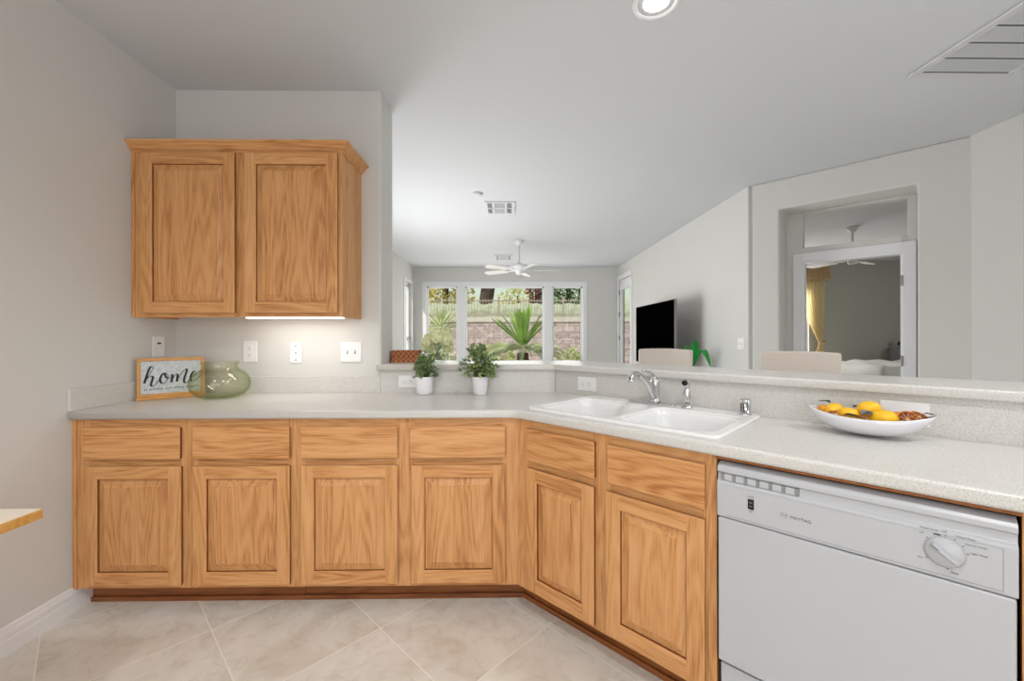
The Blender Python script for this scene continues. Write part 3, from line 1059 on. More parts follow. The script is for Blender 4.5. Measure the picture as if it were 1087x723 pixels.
b.build('face_frame', ['oakv', 'oakh'], r)
for d in dd:
    add_door(r, d[0], d[1], UZ0 + 0.021, UZ1 - 0.016)
b = MB(); b.box(0.0, 0.016, -0.006, 0, UZ0, UZ1 - 0.01); b.build('filler_strip', 'oakv', r, bevel=0.0015)
# crown: profile swept along front and right side, mitred
pr = [(0.000, UZ1 - 0.012), (0.006, UZ1 - 0.012), (0.010, UZ1 - 0.004), (0.016, UZ1), (0.026, UZ1 + 0.012), (0.036, UZ1 + 0.026),
      (0.046, UZ1 + 0.030), (0.046, UZ1 + 0.040), (0.000, UZ1 + 0.040)]
b = MB()
k = len(pr)
ln = [[(0.0, -o, z) for o, z in pr], [(w + o, -o, z) for o, z in pr], [(w + o, YB - UY - 0.0005, z) for o, z in pr]]
v = ln[0] + ln[1] + ln[2]
f = []
for s in range(2):
    for i in range(k):
        j = (i + 1) % k
        f.append((s * k + i, (s + 1) * k + i, (s + 1) * k + j, s * k + j))
f += [tuple(range(k)), tuple(range(3 * k - 1, 2 * k - 1, -1))]
b.add(v, f)
b.build('crown_moulding', 'oakh', r)
b = MB(); b.box(0, w, 0.0, YB - UY - 0.0005, UZ1 + 0.02, UZ1 + 0.038); b.build('top_board', 'oakh', r)

# strip lamp under the wall cabinet
lx0, lx1 = -1.46, -0.90
r = thing('strip_light', 'slim white strip lamp fixed beneath the wall cabinet', 'lamp', ((lx0 + lx1) / 2, 2.35, UZ0 + 0.0215))
b = MB(); b.box(-0.28, 0.28, -0.035, 0.035, -0.012, 0.0); b.build('housing', 'trim', r, bevel=0.003)
b = MB(); b.box(-0.265, 0.265, -0.026, 0.026, -0.024, -0.0121); b.build('diffuser', 'striplens', r, bevel=0.004)
light('strip_lamp_light', 'AREA', ((lx0 + lx1) / 2, 2.35, UZ0 - 0.006), 1.1, (1, 0.97, 0.92), 0.5, 0.04, (0, 0.05, -1))

# ================================================================== worktop, splashbacks, raised bar
r = thing('countertop', 'off-white speckled worktop running along the wall and bending past the sink', 'worktop', (0, 0, 0))
OH = -0.03
poly = cpoly(OH, 0.593, XL + 0.001, YE + 0.05)
poly = fillet(poly, {1: 0.10, 2: 0.10}, 8)
SK = [pen(t, o) for t, o in ((0.055, 0.035), (0.85, 0.035), (0.85, 0.525), (0.055, 0.525))]
me = slab('worktop', poly, [SK], ZC - 0.038, ZC, 0.010, 'counter')
link('worktop', me, r)
sb = thing('x', None, None)
bpy.data.objects.remove(sb)
b = MB()
b.box(XL + 0.0005, -0.757, YB - 0.015, YB - 0.0005, ZC, ZC + 0.1)
b.box(XL + 0.0005, XL + 0.0155, FY - 0.028, YB - 0.0155, ZC, ZC + 0.1)
b.build('backsplash', 'counter', r, bevel=0.002)
# tall splash panels on the half wall (three panels with visible joints)
k0, k1 = 0.580, 0.5945
a1, a2 = c1(k0), c1(k1); d1, d2 = c2(k0), c2(k1)
for pts in ([(-0.756, FY + k0), a1, a2, (-0.756, FY + k1)], [a1, d1, d2, a2], [d1, (QX + k0, YE + 0.05), (QX + k1, YE + 0.05), d2]):
    b = MB()
    cx = sum(p[0] for p in pts) / 4; cy = sum(p[1] for p in pts) / 4
    b.prism([(cx + (p[0] - cx) * 0.9985, cy + (p[1] - cy) * 0.9985) for p in pts], ZC, ZB0 - 0.0005)
    b.build('splash_panel', 'counter', r)
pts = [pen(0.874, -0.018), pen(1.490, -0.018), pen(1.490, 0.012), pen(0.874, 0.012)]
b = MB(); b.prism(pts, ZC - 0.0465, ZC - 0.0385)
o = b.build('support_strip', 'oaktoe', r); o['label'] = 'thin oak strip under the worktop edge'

poly = [(-0.776, FY + 0.552), c1(0.552), c2(0.552), (QX + 0.552, YE), (QX + 0.95, YE), c2(0.95), c1(0.95), (-0.756, FY + 0.95), (-0.756, FY + 0.594), (-0.776, FY + 0.594)]
poly = fillet(poly, {1: 0.03, 2: 0.03}, 5)
me = slab('raised_bar', poly, [], ZB0, ZB1, 0.008, 'counter')
o = link('raised_bar', me)
tag(o, 'raised speckled bar ledge on the half wall behind the sink', 'bar counter')

# ================================================================== sink
r = thing('kitchen_sink', 'white double-bowl drop-in sink in the angled worktop', 'sink', (FX, FY, 0), PR)
rim = rrect(0.035, 0.872, 0.012, 0.548, 0.035, 6)
bA = (0.075, 0.452, 0.050, 0.435)
bB = (0.476, 0.832, 0.050, 0.435)
holes = [rrect(*bA, 0.06, 6), rrect(*bB, 0.06, 6)]
me = slab('rim', rim, holes, ZC - 0.002, ZC + 0.013, 0.006, 'porcelain')
bm = bmesh.new(); bm.from_mesh(me)
def bowl(bm, q, depth):
    prev = None
    n = 0
    for (i, z, rr) in ((-0.008, ZC + 0.006, 0.066), (0.0, ZC + 0.004, 0.06), (0.006, ZC - 0.004, 0.06), (0.012, ZC - 0.03, 0.06), (0.022, ZC - depth * 0.8, 0.065), (0.034, ZC - depth * 0.95, 0.07), (0.06, ZC - depth, 0.07)):
        lp = rrect(q[0] + i, q[1] - i, q[2] + i, q[3] - i, rr, 6)
        vs = [bm.verts.new((p[0], p[1], z)) for p in lp]
        if prev:
            for a in range(len(vs)):
                c = (a + 1) % len(vs)
                fc = bm.faces.new((prev[a], prev[c], vs[c], vs[a])); fc.smooth = True
        prev = vs
    fc = bm.faces.new(prev); fc.smooth = True
bowl(bm, bA, 0.19); bowl(bm, bB, 0.19)
for fc in bm.faces: fc.smooth = True
bm.to_mesh(me); bm.free()
link('basin', me, r)
for q in (bA, bB):
    b = MB()
    cxx, cyy = (q[0] + q[1]) / 2, (q[2] + q[3]) / 2
    b.lathe([(0.0, 0.0), (0.022, 0.0), (0.028, 0.004), (0.043, 0.004), (0.045, 0.001)], 24, (cxx, cyy, ZC - 0.1885))
    b.build('drain', 'chrome', r)

# ---- tap
ZS = ZC + 0.0135
t0, o0 = 0.437, 0.488
r = thing('kitchen_faucet', 'chrome single-lever tap with angled spout on the back of the sink', 'tap', (*pen(t0, o0), ZS), PR)
b = MB(); b.prism(rrect(-0.135, 0.10, -0.027, 0.027, 0.026, 6), 0, 0.012)
b.build('base_plate', 'chrome', r, bevel=0.003)
b = MB(); b.lathe([(0.027, 0), (0.026, 0.008), (0.022, 0.02), (0.021, 0.055), (0.0225, 0.058), (0.0225, 0.092), (0.021, 0.104), (0.016, 0.114), (0.0, 0.118)], 28, (0, 0, 0.0118))
b.build('body', 'chrome', r)
pth = smooth_path([(0, -0.012, 0.035), (0, -0.05, 0.075), (0, -0.10, 0.118), (0, -0.15, 0.148), (0, -0.19, 0.158), (0, -0.222, 0.150), (0, -0.232, 0.138)], 5)
b = MB(); b.tube(pth, [0.017 - 0.005 * min(1, i / 14) for i in range(len(pth))], 14)
b.tube([(0, -0.2318, 0.139), (0, -0.2345, 0.122)], 0.0135, 14)
b.build('spout', 'chrome', r)
pth = smooth_path([(0, 0.004, 0.12), (0, -0.012, 0.136), (0, -0.045, 0.152), (0, -0.09, 0.162), (0, -0.125, 0.166)], 5)
b = MB(); b.tube(pth, [0.015 - 0.007 * min(1, i / 9) for i in range(len(pth) - 2)] + [0.009, 0.006], 12, flat=0.7)
b.build('lever', 'chrome', r)

r = thing('side_sprayer', 'small chrome hand sprayer standing right of the tap', 'sprayer', (*pen(0.585, 0.492), ZS), PR)
b = MB(); b.lathe([(0.026, 0), (0.025, 0.006), (0.017, 0.012), (0.016, 0.02)], 24); b.build('escutcheon', 'chrome', r)
b = MB(); b.lathe([(0.0125, 0.018), (0.015, 0.04), (0.0165, 0.065), (0.013, 0.085), (0.011, 0.098)], 20)
b.tube(smooth_path([(0, 0, 0.09), (0.002, -0.004, 0.105), (0.004, -0.016, 0.115), (0.004, -0.032, 0.116)], 4), [0.012] * 12 + [0.013], 14)
b.build('spray_body', 'chrome', r)
b = MB(); b.tube([(0.004, -0.031, 0.116), (0.004, -0.040, 0.1155)], 0.0118, 14); b.build('nozzle', 'black', r)
b = MB(); b.tube([(0.002, 0.008, 0.098), (0.002, 0.018, 0.075)], 0.004, 8); b.build('trigger', 'chrome', r)

r = thing('air_gap_cap', 'short chrome air-gap cap at the right back corner of the sink', 'cap', (*pen(0.822, 0.497), ZS), PR)
b = MB(); b.lathe([(0.024, 0), (0.024, 0.003), (0.0205, 0.004), (0.0205, 0.060), (0.019, 0.064), (0.0, 0.066)], 28); b.build('cap', 'chrome', r)
b = MB()
for a in (-0.6, 0.0, 0.6):
    c, s = math.sin(a), -math.cos(a)
    b.tube([(c * 0.0202, s * 0.0202, 0.012), (c * 0.0202, s * 0.0202, 0.05)], 0.0016, 6)
b.build('slot', 'dark', r)

# ================================================================== dishwasher
DW0, DW1 = 0.8805, 1.4855
dw = DW1 - DW0
r = thing('dishwasher', 'white built-in dishwasher with a dial, right of the sink cabinet', 'dishwasher', (*pen(DW0, 0), 0), PR)
b = MB(); b.box(0.0, dw, 0.012, 0.56, 0.02, 0.862); b.build('tub', 'dark', r)
b = MB(); b.box(0.003, dw - 0.003, -0.024, 0.011, 0.246, 0.6925); b.build('door', 'white_app', r, bevel=0.005, seg=3)
b = MB(); b.box(0.006, dw - 0.006, -0.010, 0.011, 0.03, 0.232); b.build('kick_panel', 'white_app', r, bevel=0.004)
pr = [(0.011, 0.6945), (-0.021, 0.6945), (-0.026, 0.699), (-0.0265, 0.800), (-0.025, 0.806), (-0.017, 0.811), (-0.016, 0.829), (-0.024, 0.835),
      (-0.024, 0.846), (-0.018, 0.853), (0.004, 0.861), (0.011, 0.862)]
k = len(pr)
v = [(0.001, y, z) for y, z in pr] + [(dw - 0.001, y, z) for y, z in pr]
b = MB(); b.add(v, [tuple(range(k - 1, -1, -1)), tuple(range(k, 2 * k))] + [(i, (i + 1) % k, (i + 1) % k + k, i + k) for i in range(k)])
cp = b.build('control_panel', 'white_app', r, bevel=0.0015)
b = MB()
for k in range(7):
    x = 0.012 + k * 0.0322
    b.prism([(x, -0.0245), (x + 0.008, -0.0245), (x + 0.010, -0.014), (x, -0.014)], 0.811, 0.829)
b.build('vent_slot', 'app_grey', cp)
b = MB()
for (x0, x1) in tuple((0.0212 + 0.0322 * k, 0.0438 + 0.0322 * k) for k in range(6)):
    b.box(x0, x1, -0.0238, -0.014, 0.8115, 0.8285)
b.build('vent_bar', 'white_app', cp)
b = MB()
for (x0, x1, z0, z1) in ((0.020, dw - 0.022, 0.7040, 0.7048), (dw - 0.0228, dw - 0.022, 0.7040, 0.797), (0.020, dw - 0.022, 0.7965, 0.797)):
    b.box(x0, x1, -0.0268, -0.0262, z0, z1)
b.build('border_line', 'app_grey', cp)
b = MB(); b.box(0.088, 0.104, -0.029, -0.0262, 0.741, 0.771); s_ = b.build('rocker_switch', 'black', cp, bevel=0.001)
b = MB(); b.box(0.0925, 0.0995, -0.0296, -0.0288, 0.7495, 0.7515); b.box(0.0925, 0.0995, -0.0296, -0.0288, 0.760, 0.762); b.build('mark', 'app_grey', s_)
RX = (PI / 2, 0, 0)
def label_text(nm, body, size, x, z, parent, m='print', align='LEFT', y=-0.0267):
    me = text_mesh(nm, body, size, m, align, 0.0002)
    return link(nm, me, parent, (x, y, z), RX)
label_text('lettering', 'MAYTAG', 0.0118, 0.1945, 0.744, cp)
b = MB()
ring = [(math.cos(a), math.sin(a)) for a in [2 * PI * i / 20 for i in range(20)]]
for i in range(20):
    j = (i + 1) % 20
    p, q = ring[i], ring[j]
    b.add([(0.180 + p[0] * 0.0085, -0.0268, 0.7485 + p[1] * 0.0085), (0.180 + q[0] * 0.0085, -0.0268, 0.7485 + q[1] * 0.0085),
           (0.180 + q[0] * 0.0077, -0.0268, 0.7485 + q[1] * 0.0077), (0.180 + p[0] * 0.0077, -0.0268, 0.7485 + p[1] * 0.0077)], [(0, 1, 2, 3)])
for (x0, z0, x1, z1) in ((-.005, -.004, -.005, .004), (-.005, .004, 0, -.002), (0, -.002, .005, .004), (.005, .004, .005, -.004)):
    d = Vector((x1 - x0, 0, z1 - z0)).normalized() * 0.0005
    n_ = Vector((-d.z, 0, d.x))
    A, B2 = Vector((0.180 + x0, -0.0268, 0.7485 + z0)), Vector((0.180 + x1, -0.0268, 0.7485 + z1))
    b.add([A - n_, B2 - n_, B2 + n_, A + n_], [(0, 1, 2, 3)])
b.build('emblem', 'app_grey', cp)
label_text('lettering', 'POWER', 0.0045, 0.096, 0.7765, cp, align='CENTER')
label_text('lettering', 'DRY', 0.0045, 0.096, 0.7325, cp, align='CENTER')
# dial
dcx, dcz = 0.4945, 0.7585
dl = MB()
dl.lathe([(0.034, 0.0), (0.034, 0.003), (0.031, 0.006), (0.029, 0.009), (0.0, 0.0095)], 40)
dl.xf(Matrix.Rotation(PI / 2, 4, 'X'))
di = dl.build('dial', 'white_app', cp, (dcx, -0.0264, dcz))
g = MB()
g.add([(-0.028, -0.009, -0.007), (0.028, -0.009, -0.007), (0.028, -0.009, 0.007), (-0.028, -0.009, 0.007),
       (-0.026, -0.021, -0.0025), (0.026, -0.021, -0.0025), (0.026, -0.021, 0.0025), (-0.026, -0.021, 0.0025)],
      [(0, 3, 2, 1), (4, 5, 6, 7), (0, 1, 5, 4), (1, 2, 6, 5), (2, 3, 7, 6), (3, 0, 4, 7)])
g.xf(Matrix.Rotation(R(38), 4, 'Y'))
g.build('grip', 'white_app', di, bevel=0.001)
g = MB(); g.box(-0.0255, -0.012, -0.0216, -0.0205, -0.0007, 0.0007); g.xf(Matrix.Rotation(R(38), 4, 'Y')); g.build('pointer', 'ink', di)
for (txt, x, z, al, a) in (('Power Scrub', -0.010, 0.0435, 'RIGHT', 108), ('Off', 0.0, 0.0450, 'CENTER', 88), ('Heavy Wash', 0.018, 0.0405, 'LEFT', 64),
                           ('Normal Wash', 0.032, 0.0275, 'LEFT', 38), ('Light Wash', 0.040, 0.010, 'LEFT', 12), ('Off', -0.034, 0.031, 'RIGHT', 140),
                           ('Rinse', 0.010, -0.0445, 'LEFT', 278), ('Dry', -0.035, -0.028, 'RIGHT', 218)):
    label_text('lettering', txt, 0.0058, dcx + x, dcz + z, cp, 'print', al)
    ca, sa = math.cos(R(a)), math.sin(R(a))
    b = MB(); b.box(-0.0011, 0.0011, -0.0268, -0.0262, -0.0011, 0.0011)
    b.build('dial_mark', 'ink', cp, (dcx + ca * 0.0375, 0, dcz + sa * 0.0375))
b = MB(); b.box(-0.009, 0.003, -0.0268, -0.0262, -0.002, 0.002); b.build('dial_mark', 'print', cp, (dcx - 0.009, 0, dcz + 0.0365))

# ================================================================== switch plates and sockets
def wall_plate(label, cat, loc, rot, w, h, kind, group=None):
    """built facing -y; rot turns it onto its wall"""
    names = {'outlet': 'wall_outlet', 'outlet_h': 'wall_outlet', 'quad': 'wall_outlet', 'double': 'light_switch', 'single': 'light_switch', 'jack': 'phone_jack', 'sensor': 'wall_control'}
    r = thing(names[kind], label, cat, loc, rot, group)
    b = MB(); b.box(-w / 2, w / 2, -0.006, -0.0003, -h / 2, h / 2); pl = b.build('cover_plate', 'plate', r, bevel=0.002)
    def sock(x, z, hz):
        b = MB()
        sx, sz = (0.014, 0.017) if not hz else (0.017, 0.014)
        b.box(x - sx, x + sx, -0.0085, -0.0061, z - sz, z + sz)
        s = b.build('receptacle', 'plate', r, bevel=0.003)
        b = MB()
        for q in (-1, 1):
            if hz:
                b.box(x - 0.004, x + 0.004, -0.0089, -0.0084, z + q * 0.006 - 0.001, z + q * 0.006 + 0.001)
            else:
                b.box(x + q * 0.006 - 0.001, x + q * 0.006 + 0.001, -0.0089, -0.0084, z - 0.003, z + 0.006)
        if hz:
            b.box(x - 0.011, x - 0.008, -0.0089, -0.0084, z - 0.002, z + 0.002)
        else:
            b.box(x - 0.002, x + 0.002, -0.0089, -0.0084, z - 0.011, z - 0.008)
        b.build('slot', 'slot', s)
    if kind == 'outlet':
        sock(0, 0.021, False); sock(0, -0.021, False)
    elif kind == 'outlet_h':
        sock(-0.021, 0, True); sock(0.021, 0, True)
    elif kind == 'quad':
        for x in (-0.022, 0.022): sock(x, -0.004, True)
    elif kind in ('double', 'single'):
        for x in ((-0.023, 0.023) if kind == 'double' else (0,)):
            b = MB(); b.box(x - 0.005, x + 0.005, -0.0068, -0.0061, -0.012, 0.012); b.build('slot', 'app_grey', r)
            b = MB(); b.add([(x - .0035, -.0065, -.004), (x + .0035, -.0065, -.004), (x + .0035, -.0065, .006), (x - .0035, -.0065, .006),
                             (x - .003, -.017, .006), (x + .003, -.017, .006), (x + .003, -.016, .010), (x - .003, -.016, .010)],
                            [(0, 3, 2, 1), (4, 5, 6, 7), (0, 1, 5, 4), (1, 2, 6, 5), (2, 3, 7, 6), (3, 0, 4, 7)])
            b.build('toggle', 'plate', r)
    elif kind == 'jack':
        for z in (-0.042, 0.0, 0.042):
            b = MB(); b.box(-0.0035, 0.0035, -0.0066, -0.0058, z - 0.0035, z + 0.0035)
            b.build('screw', 'slot', r)
    elif kind == 'sensor':
        b = MB(); b.box(-0.013, 0.013, -0.0068, -0.0058, 0.014, 0.024); b.build('button', 'slot', r)
    return r

wall_plate('white duplex outlet on the back wall, behind the glass jar', 'outlet', (-1.542, YB, 1.166), 0, 0.082, 0.128, 'outlet')
wall_plate('white plate with three dark screws between the outlet and the double switch', 'wall plate', (-1.268, YB, 1.157), 0, 0.072, 0.122, 'jack')
wall_plate('white double switch plate on the back wall near its free end', 'switch', (-0.937, YB, 1.162), 0, 0.124, 0.122, 'double')
wall_plate('white plate with a dark button on the left wall above the sign', 'wall plate', (XL, 2.40, 1.20), PI / 2, 0.078, 0.118, 'sensor')
wall_plate('white sideways outlet on the low splash panel behind the left pot plant', 'outlet', (-0.590, FY + 0.580, 0.985), 0, 0.118, 0.074, 'outlet_h')
q = pen(-0.008, 0.580)
wall_plate('white sideways outlet on the angled splash panel left of the tap', 'outlet', (q[0], q[1], 0.986), PR, 0.122, 0.078, 'outlet_h')
q = pen(1.298, 0.580)
wall_plate('white wide outlet plate on the splash panel behind the fruit bowl', 'outlet', (q[0], q[1], 0.987), PR, 0.125, 0.080, 'quad')
wall_plate('white switch plate on the living room wall near the corner', 'switch', (XR, 4.225, 1.176), -PI / 2, 0.115, 0.116, 'double')

# ================================================================== framed sign in the corner
SW, SHT = 0.290, 0.222
r = thing('wooden_sign', 'pine framed zinc sign with black script leaning in the left corner', 'sign', (-1.950, 2.222, ZC + 0.001), math.atan2(0.187, 0.215))
tilt = Matrix.Rotation(R(-4), 4, 'X')
b = MB()
fw = 0.016
b.box(0, SW, -0.004, 0.014, 0.014, 0.014 + fw); b.box(0, SW, -0.004, 0.014, SHT - fw, SHT)
b.box(0, fw, -0.004, 0.014, 0.014 + fw, SHT - fw); b.box(SW - fw, SW, -0.004, 0.014, 0.014 + fw, SHT - fw)
b.xf(tilt); b.build('frame', 'pine', r, bevel=0.002)
b = MB(); b.box(-0.003, SW + 0.003, -0.020, 0.016, 0, 0.0145); b.build('foot_rail', 'pine', r, bevel=0.003)
b = MB(); b.box(fw, SW - fw, 0.004, 0.008, 0.014 + fw, SHT - fw); b.xf(tilt); b.build('zinc_panel', 'zinc', r)
def sgn(x, y):
    u = (x - 60) / 960.0 * SW
    top = 75 - (x - 60) / 940 * 30
    bot = 675 - (x - 60) / 940 * 85
    return u, (bot - y) / (bot - top) * SHT
strokes = [
    [(160, 415), (200, 350), (245, 275), (280, 215), (278, 186), (250, 190), (222, 235), (195, 310), (172, 390), (160, 432)],
    [(160, 432), (190, 378), (228, 336), (262, 326), (276, 345), (262, 400), (250, 445), (268, 470), (310, 440), (352, 388), (386, 346)],
    [(470, 292), (432, 280), (396, 312), (375, 372), (390, 420), (428, 425), (466, 385), (484, 325), (462, 286), (440, 300), (465, 345), (500, 352), (528, 338)],
    [(528, 300), (545, 302), (545, 345), (530, 410)],
    [(532, 405), (560, 345), (596, 296), (620, 298), (618, 345), (608, 400)],
    [(610, 392), (645, 325), (700, 248), (742, 218), (756, 232), (740, 290), (716, 360), (716, 402), (742, 414), (782, 388), (815, 345)],
    [(815, 345), (850, 318), (886, 280), (888, 254), (862, 250), (828, 290), (808, 345), (820, 384), (858, 388), (905, 358), (945, 318)],
]
b = MB()
for st in strokes:
    P = smooth_path([Vector((*sgn(*p), 0)) for p in st], 6)
    L_, R_ = [], []
    for i, p in enumerate(P):
        d = (P[min(i + 1, len(P) - 1)] - P[max(i - 1, 0)]).normalized()
        wdt = 0.0017 + 0.0034 * max(0.0, -d.y) ** 1.2
        nn = Vector((-d.y, d.x, 0)) * wdt
        L_.append(p + nn); R_.append(p - nn)
    v = []
    for a, c in zip(L_, R_):
        v += [(a.x, 0.0034, a.y), (c.x, 0.0034, c.y)]
    f = [(2 * i, 2 * i + 2, 2 * i + 3, 2 * i + 1) for i in range(len(P) - 1)]
    b.add(v, f)
b.xf(tilt)
b.build('lettering', 'ink', r)
me = text_mesh('lettering', 'is where our story begins', 0.0205, 'ink', 'LEFT', 0.0002, 0.25, 1.0)
bb = max(v.co.x for v in me.vertices)
for v in me.vertices:
    v.co.x *= 0.236 / bb
o = link('lettering', me, r)
o.matrix_local = tilt @ Matrix.Translation((0.028, 0.0036, 0.048)) @ Matrix.Rotation(R(1.5), 4, 'Y').inverted() @ Matrix.Rotation(PI / 2, 4, 'X')

# ---- glass jar
r = thing('glass_jar', 'squat pale green glass jar with a wide neck on the worktop', 'jar', (-1.592, 2.338, ZC + 0.001))
b = MB()
b.lathe([(0.0, 0.004), (0.085, 0.0), (0.115, 0.012), (0.139, 0.042), (0.147, 0.075), (0.142, 0.105), (0.122, 0.135), (0.096, 0.152), (0.084, 0.160), (0.081, 0.172), (0.082, 0.186)], 48, cap0=False, cap1=False)
b.lathe([(0.077, 0.186), (0.077, 0.170), (0.080, 0.158), (0.092, 0.148), (0.117, 0.131), (0.137, 0.103), (0.142, 0.075), (0.134, 0.045), (0.112, 0.018), (0.084, 0.008), (0.0, 0.012)], 48, cap0=False, cap1=False)
b.build('vessel', 'jar', r)
b = MB()
b.lathe([(0.077, 0.186), (0.088, 0.186), (0.0905, 0.190), (0.0905, 0.194), (0.088, 0.198), (0.079, 0.199), (0.076, 0.194), (0.077, 0.186)], 48, cap0=False, cap1=False)
b.build('lip', 'jar', r)

# ================================================================== pot plants on the worktop
def pot_plant(label, loc, shape, seed, n, spread, top, low, mats, side):
    rnd = random.Random(seed)
    r = thing('potted_plant', label, 'plant', loc, 0, 'small pot plants on the worktop')
    b = MB()
    b.lathe(shape, 36)
    b.build('pot', 'pot', r)
    zt = shape[-1][1]
    rt = shape[-3][0] if len(shape) > 3 else 0.04
    b = MB(); b.lathe([(0.0, zt - 0.008), (0.040, zt - 0.009)], 24, cap1=False); b.build('soil', 'soil', r)
    fol, stm = MB(), MB()
    for i in range(n):
        a = rnd.uniform(0, 2 * PI)
        el = rnd.uniform(0, 1)
        rr = spread * rnd.uniform(0.35, 1.0) ** 0.7
        e = rnd.uniform(-0.35, 1.0)
        tip = Vector((math.cos(a) * rr * math.cos(e * 1.25) + side[0], math.sin(a) * rr * 0.85 * math.cos(e * 1.25), zt + low + (top - low) * max(0.0, math.sin(e * 1.35)) * rnd.uniform(0.75, 1.05) + min(0, e) * 0.09))
        tip.y = min(tip.y, 0.022); tip.z = max(tip.z, 0.095 + rnd.uniform(0, .03) if rnd.random() < 0.85 else 0.055)
        base = Vector((rnd.uniform(-.02, .02), rnd.uniform(-.02, .02), zt - 0.008))
        mid = base * 0.4 + tip * 0.6 + Vector((0, 0, 0.028))
        pts = smooth_path([base, mid, tip], 5)
        stm.tube(pts, 0.0011, 5)
        for k, p in enumerate(pts[3:]):
            d = (pts[min(k + 4, len(pts) - 1)] - pts[k + 2]).normalized()
            for q in range(4):
                dv = (d * 0.5 + Vector((rnd.uniform(-1, 1), rnd.uniform(-1, 1), rnd.uniform(-0.5, 0.8)))).normalized()
                fol.leaf(p, dv, (0, 0, 1), rnd.uniform(0.015, 0.025), rnd.uniform(0.010, 0.015), rnd.choice(range(len(mats))), 0.12, rnd.uniform(0, 0.3))
    stm.build('stems', 'stem', r)
    fol.build('foliage', mats, r)
    return r
sh1 = [(0.0, 0.0), (0.036, 0.0), (0.043, 0.006), (0.047, 0.025), (0.0495, 0.100), (0.0495, 0.104), (0.046, 0.104), (0.045, 0.098)]
sh2 = [(0.0, 0.0), (0.036, 0.0), (0.039, 0.004), (0.0485, 0.100), (0.0485, 0.104), (0.045, 0.104), (0.044, 0.098)]
pot_plant('small bushy plant in a straight white pot, left of the two on the worktop', (-0.478, 2.432, ZC + 0.0005), sh1, 3, 44, 0.085, 0.135, 0.02, ['leafd', 'leafd', 'leafb', 'leafm', 'leafy'], (0.008, 0))
pot_plant('fuller leafy plant in a tapered white pot, right of the two on the worktop', (-0.153, 2.425, ZC + 0.0005), sh2, 11, 62, 0.128, 0.195, 0.02, ['leafd', 'leafb', 'leafm', 'leafm', 'leafy'], (-0.004, 0))

# ================================================================== fruit bowl on the bar run
BWT, BWO = 1.208, 0.447
bo = pen(BWT, BWO)
BL, BWD = 0.168, 0.088
def b_w(u): return BWD * max(0.0, 1 - abs(u) ** 2.1) ** 0.72
def b_rim(u): return 0.062 + 0.020 * abs(u) ** 2.2
def b_bot(u): return 0.0 + 0.079 * abs(u) ** 3.0
nu, nv = 44, 22
v, f = [], []
for i in range(nu + 1):
    u = -1 + 2 * i / nu
    for j in range(nv + 1):
        a = PI * j / nv
        s = math.sin(a) ** 0.75
        v.append((u * BL, b_w(u) * math.cos(a), b_rim(u) - (b_rim(u) - b_bot(u)) * s))
for i in range(nu):
    for j in range(nv):
        p = i * (nv + 1) + j
        f.append((p, p + 1, p + nv + 2, p + nv + 1))
b = MB(); b.add(v, f, 0, True)
bw = b.build('fruit_bowl', 'bowl', None, (bo[0], bo[1], ZC + 0.0035), (0, 0, PR))
sm = bw.modifiers.new('thickness', 'SOLIDIFY'); sm.thickness = 0.004; sm.offset = 1
tag(bw, 'white boat-shaped bowl of lemons on the angled worktop', 'bowl')
def inbowl(u, y, z):
    c, s = math.cos(PR), math.sin(PR)
    return (bo[0] + c * u - s * y, bo[1] + s * u + c * y, ZC + z)
def fruit(name, ln, rad, m, tipd=0.12):
    b = MB()
    pr = []
    for i in range(17):
        a = PI * i / 16
        x = -math.cos(a)
        rr = math.sin(a) ** 0.85 * rad
        pr.append((max(rr, 0.0), x * ln / 2))
    if tipd:
        pr = [(0.0, -ln / 2 - tipd * rad), (0.16 * rad, -ln / 2 - tipd * rad * 0.6), (0.26 * rad, -ln / 2 + 0.02 * ln)] + pr[2:-2] + [(0.26 * rad, ln / 2 - 0.02 * ln), (0.16 * rad, ln / 2 + tipd * rad * 0.6), (0.0, ln / 2 + tipd * rad)]
    b.lathe(pr, 28)
    b.xf(Matrix.Rotation(PI / 2, 4, 'Y'))
    return b.build(name, m)
lem0 = fruit('lemon', 0.064, 0.0255, 'lemon')
LEM = [
    (-0.090, 0.010, 0.072, 0.9, 0.2, 1.00, 'lemon at the left end of the bowl, beside the dark leaf'),
    (-0.046, -0.018, 0.068, 0.2, -0.15, 0.90, 'small half-sunk lemon in front, second from the left in the bowl'),
    (0.004, 0.022, 0.086, 0.5, 0.15, 1.08, 'topmost lemon of the bowl, at the back in the middle'),
    (0.044, -0.026, 0.066, 0.05, 0.1, 1.12, 'large lemon at the front rim, left of the dried orange slice'),
    (-0.020, 0.012, 0.036, 0.4, 0.0, 0.92, 'lemon buried under the others in the middle of the bowl'),
]
for i, (u, y, z, az, el, s, lb) in enumerate(LEM):
    o = lem0 if i == 0 else copy_tree(lem0)
    o.location = inbowl(u, y, z); o.rotation_euler = (0, -el, PR + az); o.scale = (s, s, s)
    tag(o, lb, 'lemon', 'lemons in the white bowl')
org0 = fruit('kumquat', 0.040, 0.0155, 'orange', 0.05)
for i, (u, y, z, az, lb) in enumerate(((0.078, 0.018, 0.072, 0.3, 'small oval orange fruit behind the dried orange slice'),
                                       (-0.122, 0.006, 0.074, 1.2, 'small orange fruit at the left tip of the bowl'))):
    o = org0 if i == 0 else copy_tree(org0)
    o.location = inbowl(u, y, z); o.rotation_euler = (0, 0, PR + az)
    tag(o, lb, 'fruit', 'small orange fruits in the bowl')
